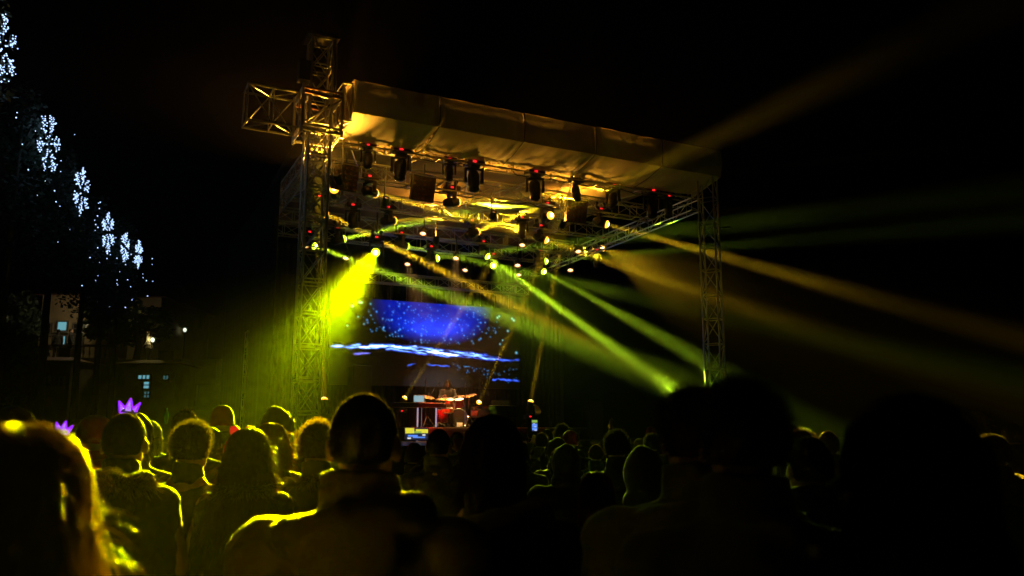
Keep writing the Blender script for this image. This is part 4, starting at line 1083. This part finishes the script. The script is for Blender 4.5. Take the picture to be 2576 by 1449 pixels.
# middle and far crowd -------------------------------------------------------------------------------------
crowd = [
 (258, 1056, 4.9, 'person in a dark red knit hat beside the cropped man', dict(hair=None, hat='beanie', cloth='cloth_red')),
 (213, 1069, 6.0, 'figure in a pale lit hood at the far left', dict(hair=None, hat='hood', cloth='cloth_cream')),
 (457, 1040, 5.8, 'tall dark haired person wearing a small gold crown', dict(hair='short')),
 (396, 1063, 7.6, 'blonde woman under the cyan window lights', dict(hair='long', haircol='hair_blonde', cloth='cloth_grey')),
 (578, 1027, 7.2, 'tall person in a dim red knit hat in the green beam', dict(hair=None, hat='beanie', cloth='cloth_brown')),
 (322, 1046, 4.6, 'person hidden behind the cropped man wearing the bright purple crown', dict(hair='bob')),
 (152, 1092, 3.6, 'person behind the blonde woman wearing the smaller purple crown', dict(hair='bob')),
 (35, 1034, 3.4, 'tall dark haired person at the left edge behind the blonde woman', dict(hair='long', haircol='hair_brown')),
 (1088, 1084, 5.6, 'round headed person filming with a phone held sideways', dict(hair='crop', pose='phone', cloth='cloth_grey')),
 (1143, 1090, 10.5, 'dark head right of the person filming sideways', dict(hair='short')),
 (1332, 1077, 13.5, 'distant head just below the oval shell', dict(hair='short')),
 (1371, 1083, 12.3, 'distant round head left of the taller distant man', dict(hair='bob')),
 (1392, 1086, 15.5, 'small distant head between two taller heads', dict(hair='short', haircol='hair_blonde')),
 (1415, 1074, 10.4, 'taller distant man right of the lit phone', dict(hair='messy')),
 (1440, 1087, 9.6, 'person in a dark red knit hat in the middle of the crowd', dict(hair=None, hat='beanie', cloth='cloth_black')),
 (1471, 1081, 13.0, 'distant head right of the red knit hat', dict(hair='short')),
 (1408, 1108, 8.0, 'person with a rounded hood in mid crowd', dict(hair=None, hat='hood', cloth='cloth_brown')),
 (1402, 1128, 6.0, 'person in a puffy dark hood in front of the rounded hood', dict(hair=None, hat='hood', cloth='cloth_navy', style='puffer')),
 (1521, 1108, 11.0, 'person with light brown hair below the raised arm', dict(hair='bob', haircol='hair_brown')),
 (1563, 1093, 6.2, 'dark round head in mid crowd left of the tall pair', dict(hair='messy', style='puffer')),
 (1567, 1080, 13.8, 'distant head peeping above the dark round head', dict(hair='bob')),
 (1606, 1105, 11.5, 'blonde head in the crowd left of the tall pair', dict(hair='bob', haircol='hair_blonde')),
 (1634, 1098, 9.6, 'dark head beside the blonde one left of the tall pair', dict(hair='messy')),
 (1656, 1099, 12.8, 'distant dark head close to the tall olive coat', dict(hair='short')),
 (1636, 1075, 14.5, 'distant person in a red-lit cap', dict(hair=None, hat='beanie', cloth='cloth_brown')),
 (1500, 1122, 9.0, 'person stretching one arm up in the middle of the crowd', dict(hair='short', pose='wave', cloth='cloth_blue')),
 (1352, 1092, 10.5, 'person holding a lit phone upright above the crowd', dict(hair='short', pose='phone')),
 (1620, 1140, 4.2, 'dark figure with a soft hood close to the olive coat', dict(hair=None, hat='hood', cloth='cloth_olive')),
 (1500, 1195, 3.9, 'person with long auburn hair low in mid crowd', dict(hair='long', haircol='hair_auburn', cloth='cloth_blue')),
 (1970, 1093, 9.8, 'small lit head right of the very tall man', dict(hair='crop', haircol='hair_brown', rz=R(60))),
 (2020, 1088, 6.4, 'dark haired person with lit forehead behind the short haired one', dict(hair='messy', rz=R(50))),
 (2082, 1090, 6.9, 'dark head half hidden left of the huge head', dict(hair='short')),
 (2442, 1039, 8.4, 'child with blonde lit hair raised above the crowd at right', dict(hair='bob', haircol='hair_blonde', rz=R(-50))),
 (2530, 1069, 7.5, 'dim head near the right edge behind the lit man', dict(hair='short')),
 (2472, 1112, 6.2, 'person with frizzy lit hair beside the man at the right edge', dict(hair='messy', haircol='hair_brown')),
 (1050, 1120, 7.0, 'short person in front of the stage left of centre', dict(hair='short')),
 (1310, 1118, 7.5, 'dark head just right of the round haired figure', dict(hair='short')),
 (1700, 1112, 7.4, 'dark head behind the tall olive coat', dict(hair='bob')),
 (860, 1092, 7.8, 'person hidden behind the big man in brown', dict(hair='short')),
 (545, 1080, 6.6, 'dim person in the green beam left of the long haired woman', dict(hair='bob')),
 (110, 1075, 5.5, 'dim person far behind the blonde woman at left', dict(hair='short')),
]
rs = random.Random(4); styles = ['parka', 'coat', 'puffer']; cl_ = ['cloth_black', 'cloth_navy', 'cloth_grey', 'cloth_olive', 'cloth_brown']
for u, v, d, lab, kw in crowd:
    kw = dict(kw); kw.setdefault('rz', R(rs.uniform(-16, 16))); kw.setdefault('style', rs.choice(styles)); kw.setdefault('cloth', rs.choice(cl_)); kw.setdefault('haircol', rs.choice(['hair_dark', 'hair_dark', 'hair_brown']))
    if kw.get('hat') == 'beanie' or kw.get('hat') == 'hood': v += 3
    if kw.get('pose') == 'wave': kw['style'] = 'coat'
    if kw.get('pose') == 'phone': kw['style'] = 'coat'
    spot_person(lab, u, v, d, group=GH, **kw)
# drummer
dq = px(1129, 955, 9.3)
person('drummer with bushy dark hair sitting behind the kit', dq.x, dq.y, 1.75, rz=math.pi + R(5), pose='drum', style='coat', cloth='cloth_black', hair=None, custom=long_hair(31, 700, .14, 1.34, .02, 30, .002, stray=.2), haircol='hair_dark', z0=dq.z - 1.77, legs=False)
dr = thing('drum_stool', (dq.x, dq.y, RZ), 'round drum stool under the drummer', 'stool')
build('seat', MB().lathe([(.0, .0), (.17, .0), (.18, .03), (.17, .06), (.0, .07)], 18, Matrix.Translation((dq.x, dq.y, max(RZ + .3, dq.z - 1.77 + .72)))), BLACK, dr)
strut('post', (dq.x, dq.y, RZ), (dq.x, dq.y, max(RZ + .3, dq.z - 1.77 + .72)), .02, CHROME, dr)

# ------------------------------------------------------------------ small things held or worn
def crown(c, w, lab, tilt, mats):
    root = thing('toy_crown', c, lab, 'crown', 'toy crowns')
    c = Vector(c); M = Matrix.Translation(c) @ Matrix.Rotation(tilt[0], 4, 'Y') @ Matrix.Rotation(tilt[1], 4, 'X') @ Matrix.Scale(w, 4)
    out = [(-.36, .0), (-.5, .52), (-.17, .26), (.0, .72), (.2, .27), (.5, .58), (.36, .02)]
    pts = [M @ Vector((x, .03 * math.cos(x * 4), z)) for x, z in out + [out[0]]]
    mb = MB()
    for a, b in zip(pts, pts[1:]): mb.tube([a, b], .045 * w, 7); mb.ball(a, .046 * w, 8, 6)
    build('frame', mb, mats[0], root)
    for tri in ([(-.38, .06), (-.46, .44), (-.2, .22)], [(-.15, .12), (0, .62), (.16, .14)], [(.38, .07), (.46, .48), (.22, .24)]):
        vs = [M @ Vector((x, y, z)) for y in (-.012, .012) for x, z in tri]
        pl = build('plate', MB().add(vs, [(0, 1, 2), (5, 4, 3), (0, 3, 4, 1), (1, 4, 5, 2), (2, 5, 3, 0)]), mats[1], root)
        m_ = (Vector((tri[0][0], 0, tri[0][1])) + Vector((tri[1][0], 0, tri[1][1])) + Vector((tri[2][0], 0, tri[2][1]))) / 3
        build('hole_ring', MB().tube([M @ (m_ + Vector((.055 * math.cos(t), -.03, .07 * math.sin(t)))) for t in [i * .7854 for i in range(9)]], .018 * w, 5), mats[0], pl)
    arc = [M @ Vector((.62 * math.sin(a), 0, -.62 + .62 * math.cos(a))) for a in [R(-85 + 170 * i / 12) for i in range(13)]]
    build('headband', MB().tube(arc, .02 * w, 5), BLACK, root)
    return root
PUR = (emit('violet_glow', (.28, .015, 1.), 1.5), emit('lilac_glow', (.55, .28, 1.), .95))
crown(pd(320, 1041, 4.55), .115, 'bright purple light-up crown above the cropped man', (R(8), 0), PUR)
crown(pd(155, 1090, 3.55), .072, 'smaller purple light-up crown beside the blonde hair', (R(14), 0), PUR)
GOLD = (mat('gold_plastic', (.5, .36, .1), .35, .3), mat('gold_plastic', (.5, .36, .1), .35, .3))
crown(pd(471, 1041, 5.75), .065, 'small dull gold crown on the tall dark haired person', (R(-4), 0), GOLD)
# red bow on a headband
bq = pd(610, 1087, 4.35); root = thing('bow_headband', bq, 'red bow headband behind the long haired woman', 'headband')
REDB = mat('red_translucent_felt', (.55, .012, .015), .7, trans=.6)
for sg, w_ in ((-1, .062), (1, .06)):
    vs = [bq + Vector((sg * x * w_ / .06, y, z)) for y in (-.008, .008) for x, z in ((.004, .006), (.03, .034), (.06, .028), (.062, .0), (.05, -.026), (.02, -.004))]
    n = 6
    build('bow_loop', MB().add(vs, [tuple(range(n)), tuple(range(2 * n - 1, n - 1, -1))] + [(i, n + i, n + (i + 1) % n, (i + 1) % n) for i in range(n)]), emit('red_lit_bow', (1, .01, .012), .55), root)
build('knot', MB().ball(bq, (.012, .012, .014)), REDB, root)
build('band', MB().tube([bq + Vector((.09 * math.sin(a), 0, -.105 + .1 * math.cos(a))) for a in [R(-90 + 15 * i) for i in range(13)]], .006, 5), REDB, root)
# phones
def phone(c, w, h, rz, lab, mats, rows):
    c = Vector(c); root = thing('mobile_phone', c, lab, 'phone', 'lit phones')
    M = Matrix.Translation(c) @ Matrix.Rotation(rz, 4, 'Z') @ Matrix.Rotation(R(8), 4, 'X')
    obj('case', MB().box((0, .006, 0), (w, .009, h), None, .003).mesh('case', BLACK), root, M)
    obj('screen', MB().box((0, 0, 0), (w * .93, .002, h * .93)).mesh('screen', emit('phone_dark', (.02, .03, .10), .4)), root, M)
    for (x, z, a, b, m_) in rows: obj('screen_patch', MB().box((x * w, -.0016, z * h), (a * w, .001, b * h)).mesh('screen_patch', m_), root, M)
P_Y = emit('phone_yellow', (.75, .7, .05), 1.0); P_B = emit('phone_blue', (.12, .3, 1), .9); P_W = emit('phone_white', (.9, .9, .9), 1.0); P_G = emit('phone_green', (.35, .6, .1), .7)
q = pd(1048, 1091, 5.1)
phone(q, .15, .078, 0, 'phone held sideways showing the yellow lit stage', None, [(-.28, .24, .36, .42, P_Y), (.22, .2, .5, .3, P_Y), (.05, .12, .3, .16, P_G), (-.15, -.16, .4, .14, P_B), (.1, -.28, .5, .1, P_B), (-.3, -.35, .14, .1, P_W), (.3, -.1, .12, .1, P_W)])
q = pd(1345, 1071, 10.15)
phone(q, .078, .15, 0, 'phone held upright showing a blue picture in mid crowd', None, [(0, .36, .85, .2, P_G), (0, .02, .8, .3, P_B), (0, -.26, .8, .2, P_B), (-.1, .15, .3, .08, P_W), (.15, -.36, .4, .06, P_W), (.1, -.08, .3, .05, P_W)])
# cup in the cropped man's hand
q = pd(428, 1308, 3.62); cu = thing('paper_cup', q, 'small pale cup in the hand of the man with the fur hood', 'cup')
CUPM = mat('pale_card', (.6, .55, .42), .6, trans=.4)
build('cup_wall', MB().lathe([(.028, -.05), (.036, .045), (.038, .047), (.034, .044), (.026, -.047), (.0, -.047)], 18, Matrix.Translation(q)), CUPM, cu, True)
build('rim', MB().tube([q + Vector((.0365 * math.cos(t), .0365 * math.sin(t), .046)) for t in [i * math.pi / 9 for i in range(19)]], .0022, 5), CUPM, cu)
# bottle held up
q = pd(418, 1046, 6.5); bo = thing('glass_bottle', q, 'small bottle lit cyan held up in the crowd at left', 'bottle')
build('glass', MB().lathe([(.0, -.06), (.017, -.06), (.018, -.055), (.018, .012), (.007, .042), (.0065, .06), (.0, .06)], 14, Matrix.Translation(q)), mat('dull_cyan_glass', (.12, .3, .34), .1), bo, True)
build('bottle_cap', MB().cyl(q + Vector((0, 0, .06)), q + Vector((0, 0, .07)), .008), CHROME, bo)

# ------------------------------------------------------------------ decorated trees along the square at left
BULB = emit('cool_white_led', (.42, .62, 1.), 2.0)
LEAF = mat('dark_evergreen_leaf', (.035, .06, .035), .55, 0, .4, 3, trans=.25); BARK = mat('bark', (.06, .045, .03), .9, 0, .3, 8, .6, 20)
def leafy(mb, c, r, n, rnd, size):
    for _ in range(n):
        while True:
            p = Vector((rnd.uniform(-1, 1), rnd.uniform(-1, 1), rnd.uniform(-1, 1)))
            if .25 < p.length < 1: break
        p = Vector(c) + Vector((p.x * r[0], p.y * r[1], p.z * r[2])); a = Vector((rnd.uniform(-1, 1), rnd.uniform(-1, 1), rnd.uniform(-.8, .4))).normalized(); b = a.orthogonal().normalized()
        s_ = size * rnd.uniform(.6, 1.4)
        mb.add([p, p + a * s_ * .5 + b * s_ * .28, p + a * s_, p + a * s_ * .5 - b * s_ * .28], [(0, 1, 2, 3)])
row = [(6, 120, 14.05, 1.25), (120, 362, 19.3, 1.5), (204, 482, 23.4, 1.45), (270, 584, 28.3, 1.5), (313, 622, 30.6, 1.15), (347, 640, 32.6, 1.15)]
LD = Vector((-5.75, 18.2, 0)).normalized(); LN = Vector((LD.y, -LD.x, 0)); LM2 = Matrix.Rotation(R(-7), 3, 'Z') @ LD
for i, (u, v, D, hh) in enumerate(row):
    c = pd(u, v, D); rnd = random.Random(50 + i); n_ = ['nearest', 'second', 'third', 'fourth', 'fifth', 'farthest'][i]
    root = thing('decorated_tree', (c.x - .5 * LN.x, c.y - .5 * LN.y, 0), 'slim dark tree hung with a white snowflake light, ' + n_ + ' in the row at left', 'tree', 'decorated trees in a row')
    b0 = Vector((c.x, c.y, 0)) - LN * .6
    build('trunk', MB().tube([b0, b0 + Vector((.05, 0, 2.5)), b0 + Vector((-.03, .04, 5)), b0 + Vector((0, 0, c.z + .9))], [.16, .13, .10, .03], 8), BARK, root)
    cr_ = MB()
    for k_ in range(5):
        z = c.z - 2.3 + k_ * .78; w_ = 1.05 - .14 * k_ + rnd.uniform(-.1, .1)
        leafy(cr_, b0 + Vector((rnd.uniform(-.15, .15), rnd.uniform(-.15, .15), z)), (w_, w_, .75), 420, rnd, .13)
        a = rnd.uniform(0, 6.28)
        for q in range(3): strut('limb', b0 + Vector((0, 0, z - .3)), b0 + Vector((w_ * .7 * math.cos(a + q * 2.1), w_ * .7 * math.sin(a + q * 2.1), z + .2)), .025, BARK, root, 5)
    tag(build('crown', cr_, LEAF, root), None, None, None, 'stuff')
    # snowflake in the plane of the row
    fl = MB(); rb2 = .009 + .00045 * D; frame = MB(); sc = hh / 2
    segs = []
    for a in range(6):
        t0 = R(60 * a + 90 + (7, -11, 4, 15, -6, 9)[i]); d2 = LM2 * math.cos(t0) + UP * math.sin(t0)
        e_ = c + d2 * sc; segs.append((c + d2 * sc * .22, e_))
        for f_, g_ in ((.5, .32), (.75, .24)):
            for sg in (-1, 1):
                d3 = LM2 * math.cos(t0 + sg * .85) + UP * math.sin(t0 + sg * .85); segs.append((c + d2 * sc * f_, c + d2 * sc * f_ + d3 * sc * g_))
    for A_, B_ in segs:
        frame.tube([A_, B_], .008, 5); L = (B_ - A_).length; m_ = max(2, int(L / .05))
        for k_ in range(m_ + 1):
            if rnd.random() < .86: fl.ball(A_ + (B_ - A_) * (k_ / m_) + LN * rnd.uniform(0, .05) + LM2 * rnd.gauss(0, .006) + UP * rnd.gauss(0, .006), rb2 * rnd.uniform(.7, 1.25), 6, 4)
    mo = build('snowflake_frame', frame, STEEL, root)
    tag(build('snowflake_bulbs', fl, BULB, mo), None, None, None, 'stuff')
    lo = MB()
    for k_ in range(13):
        p = c + LD * rnd.gauss(.1, .6) + LN * rnd.uniform(-.3, .6) + UP * (rnd.gauss(-.75, .8)); lo.ball(p, rb2 * rnd.uniform(.6, 1.05), 6, 4)
    for k_ in range(3): lo.ball(c + UP * (.55 + .06 * k_) * hh / 1.4 + LD * rnd.uniform(-.08, .08), rb2, 6, 4)
    tag(build('fairy_bulbs', lo, BULB, root), None, None, None, 'stuff')
    if i > 1: continue
    l = bpy.data.lights.new('snowflake_glow', 'POINT'); l.energy = 7; l.color = (.45, .7, 1); l.shadow_soft_size = .3
    link(bpy.data.objects.new('snowflake_glow', l), root, Matrix.Translation(c + LN * .15))

# ------------------------------------------------------------------ terrace, houses and street lamps far left
STUCCO = mat('ochre_stucco', (.34, .27, .16), .9, 0, .2, 1.5, .3, 12); DSTUC = mat('grey_stucco', (.16, .15, .14), .9, 0, .25, 1.5, .3, 12); STONE = mat('terrace_stone', (.2, .19, .17), .9, 0, .3, 2, .4, 8)
FRAME = mat('window_frame', (.12, .11, .10), .6); SHUT = mat('dark_shutter', (.05, .06, .05), .7); TILE = mat('roof_tile', (.16, .07, .05), .8, 0, .3, 6)
W_CY = emit('cyan_lit_pane', (.22, .62, .72), .55); W_CYD = emit('dim_cyan_pane', (.15, .5, .55), .22); W_YE = emit('warm_lit_pane', (.75, .52, .16), .5); W_DK = mat('dark_pane', (.02, .022, .025), .1)
FY = Matrix()
def house(label, u0, u1, vt, D, depth, wallmat, wins, base=0., roofh=1.2):
    a = pd(u0, 900, D); b = pd(u1, 900, D); top = pd((u0 + u1) / 2, vt, D).z
    root = thing('house', ((a.x + b.x) / 2, D + depth / 2, base), label, 'house')
    bbox('wall', ((a.x + b.x) / 2, D + depth / 2, (top + base) / 2), (b.x - a.x, depth, top - base), wallmat, root, None, .02)
    x0, x1 = a.x - .35, b.x + .35; y0, y1 = D - .4, D + depth + .4
    vs = [(x0, y0, top), (x1, y0, top), (x1, y1, top), (x0, y1, top), (x0 + 1, (y0 + y1) / 2, top + roofh), (x1 - 1, (y0 + y1) / 2, top + roofh)]
    rf = build('roof', MB().add(vs, [(3, 2, 1, 0), (0, 1, 5, 4), (1, 2, 5), (2, 3, 4, 5), (3, 0, 4)]), TILE, root)
    sbox('chimney', ((x0 + x1) / 2, (y0 + y1) / 2 + .8, top + roofh * .8), (.6, .5, 1.2), wallmat, rf)
    for (ua, va, ub, vb, m_, nx, nz_) in wins:
        p, q = pd(ua, va, D - .06), pd(ub, vb, D - .06); w_, h_ = q.x - p.x, p.z - q.z; c = Vector(((p.x + q.x) / 2, D - .03, (p.z + q.z) / 2))
        wn_ = obj('window', unit_box(m_), root, Matrix.Translation(c + Vector((0, .02, 0))) @ Matrix.Diagonal((w_, .04, h_, 1)))
        fm = MB()
        for sx in (-1, 1): fm.box(c + Vector((sx * (w_ / 2 + .04), -.02, 0)), (.08, .12, h_ + .16))
        for sz in (-1, 1): fm.box(c + Vector((0, -.021, sz * (h_ / 2 + .04))), (w_ - .002, .118, .08))
        for k_ in range(1, nx): fm.box(c + Vector((-w_ / 2 + w_ * k_ / nx, -.012, 0)), (.05, .05, h_ - .002))
        for k_ in range(1, nz_): fm.box(c + Vector((0, -.014, -h_ / 2 + h_ * k_ / nz_)), (w_ - .002, .045, .05))
        build('frame', fm, FRAME, wn_)
        sbox('sill', c + Vector((0, -.09, -h_ / 2 - .12)), (w_ + .3, .2, .06), STONE, wn_)
    return root
house('ochre house with two cyan lit windows up on the terrace', 92, 244, 742, 47, 9, STUCCO, [(146, 810, 167, 831, W_CY, 1, 1), (138, 846, 163, 866, W_CY, 1, 1), (186, 815, 204, 838, W_DK, 2, 2), (110, 815, 126, 838, W_DK, 2, 2), (190, 852, 206, 872, W_DK, 2, 2)], base=4.0)
house('stone house with lamp-lit wall behind the leafy tree', 318, 396, 748, 49, 8, STUCCO, [(340, 800, 352, 820, W_DK, 2, 2), (338, 850, 350, 868, W_DK, 2, 2)], base=4.0)
house('dark low house with small yellow lit windows at the far left', 40, 180, 908, 41, 2.6, DSTUC, [(96, 935, 117, 944, W_YE, 3, 1), (93, 952, 107, 969, W_YE, 2, 2), (93, 972, 106, 975, W_YE, 2, 1), (140, 950, 156, 970, W_DK, 2, 2)], roofh=.3)
house('dark low house with cyan lit shop windows beneath the terrace', 300, 445, 915, 41, 2.6, DSTUC, [(348, 944, 376, 953, W_CY, 3, 1), (362, 960, 375, 977, W_CY, 1, 2), (411, 945, 423, 954, W_CYD, 2, 1), (363, 985, 375, 1000, W_CYD, 2, 2)], roofh=.3)
tw = thing('terrace_wall', (pd(200, 950, 44).x, 46, 0), 'long stone terrace wall below the upper houses', 'wall')
zt = pd(200, 902, 44).z
for i in range(14):
    for j in range(4):
        x = -33 + i * 1.9 + (.95 if j % 2 else 0)
        sbox('stone_block', (x, 45.6, (j + .5) * zt / 4), (1.87, 3.0 + .03 * ((i * 7 + j * 3) % 4), zt / 4 - .03), STONE, tw)
bal = thing('balustrade', (pd(150, 900, 44.2).x, 44.3, zt), 'stone balustrade along the terrace in front of the ochre house', 'balustrade')
xa, xb = pd(98, 890, 44.3).x, pd(300, 890, 44.3).x
BA = MB().lathe([(.05, .0), (.05, .06), (.03, .1), (.06, .26), (.055, .34), (.028, .5), (.05, .56), (.05, .62)], 8).mesh('baluster', STONE, True)
nb = int((xb - xa) / .32)
for k_ in range(nb): obj('baluster', BA, bal, Matrix.Translation((xa + .16 + k_ * .32, 44.3, zt + .06)))
sbox('plinth', ((xa + xb) / 2, 44.3, zt + .03), (xb - xa, .2, .06), STONE, bal); sbox('hand_rail', ((xa + xb) / 2, 44.3, zt + .73), (xb - xa, .2, .10), STONE, bal)
def far_person(u, y, lab, rz): q = pd(u, 880, y); person(lab, q.x, y, 1.72, rz=rz, style='coat', cloth='cloth_black', hair='short', z0=zt, group='people on the terrace')
far_person(141, 45.2, 'silhouette of a person before the lower cyan window on the terrace', R(20)); far_person(177, 45.0, 'dark person leaning near the lamp post on the terrace', R(-60)); far_person(371, 45.4, 'silhouette of a person before the lamp-lit wall on the terrace', R(90))
LAMPG = emit('lamp_globe', (1, .8, .4), 1.3); LAMPC = emit('cool_lamp_globe', (.9, 1, .75), 1.3)
def street_lamp(u, v, D, lab, watts, m_, base, col):
    p = pd(u, v, D); root = thing('street_lamp', (p.x, p.y, base), lab, 'street lamp', 'street lamps at left')
    build('pole', MB().tube([(p.x, p.y, base), (p.x, p.y, base + 1), (p.x, p.y, p.z - .25)], [.09, .06, .045], 8), BLACKMET, root)
    ln_ = build('lantern', MB().lathe([(.05, -.27), (.16, -.2), (.02, -.19)], 10, Matrix.Translation(p)).lathe([(.24, .13), (.2, .2), (.05, .3), (.0, .34)], 10, Matrix.Translation(p)), BLACKMET, root)
    build('globe', MB().ball(p, (.11, .11, .13), 12, 8), m_, ln_, True)
    if watts < 20: return
    l = bpy.data.lights.new('lamp_light', 'POINT'); l.energy = watts; l.color = col; l.shadow_soft_size = .16
    link(bpy.data.objects.new('lamp_light', l), root, Matrix.Translation(p + Vector((0, -.3, .0))))
street_lamp(208, 780, 45, 'lit street lamp on the terrace beside the ochre house', 70, LAMPC, zt, (1, .75, .4))
street_lamp(11, 799, 44, 'small lit street lamp at the left edge', 12, LAMPG, 0, (1, .75, .45))
street_lamp(465, 830, 52, 'lone small street lamp left of the stage', 8, LAMPC, 0, (.9, 1, .8))
street_lamp(384, 855, 45.6, 'low lamp by the stone house lighting its wall and tree', 60, LAMPC, zt, (1, .72, .22))
def big_tree(u, vt, D, lab, w_, seed):
    p = pd(u, vt, D); rnd = random.Random(seed); base = zt if D > 44 else 0; b0 = Vector((p.x, p.y, base))
    root = thing('leafy_tree', b0, lab, 'tree', 'leafy trees by the houses'); H_ = p.z - base
    build('trunk', MB().tube([b0, b0 + Vector((.1, 0, H_ * .3)), b0 + Vector((-.1, 0, H_ * .6)), b0 + Vector((0, 0, H_ * .9))], [.22, .18, .12, .04], 8), BARK, root)
    cr_ = MB()
    for k_ in range(9):
        a = rnd.uniform(0, 6.28); z = H_ * rnd.uniform(.45, .92); q = b0 + Vector((w_ * .6 * math.cos(a), w_ * .6 * math.sin(a), z))
        strut('limb', b0 + Vector((0, 0, z * .75)), q, .05, BARK, root, 6); leafy(cr_, q, (w_ * .5, w_ * .5, H_ * .16), 300, rnd, .28)
    tag(build('crown', cr_, LEAF, root), None, None, None, 'stuff')
big_tree(352, 775, 46.5, 'leafy tree lit from below by the low lamp', 1.6, 3); big_tree(285, 740, 44.5, 'dark leafy tree right of the ochre house', 1.4, 4); big_tree(38, 735, 44.8, 'dark leafy tree left of the ochre house', 1.5, 5); big_tree(28, 850, 40.0, 'dark tree at the far left beside the low house', 1.8, 6)
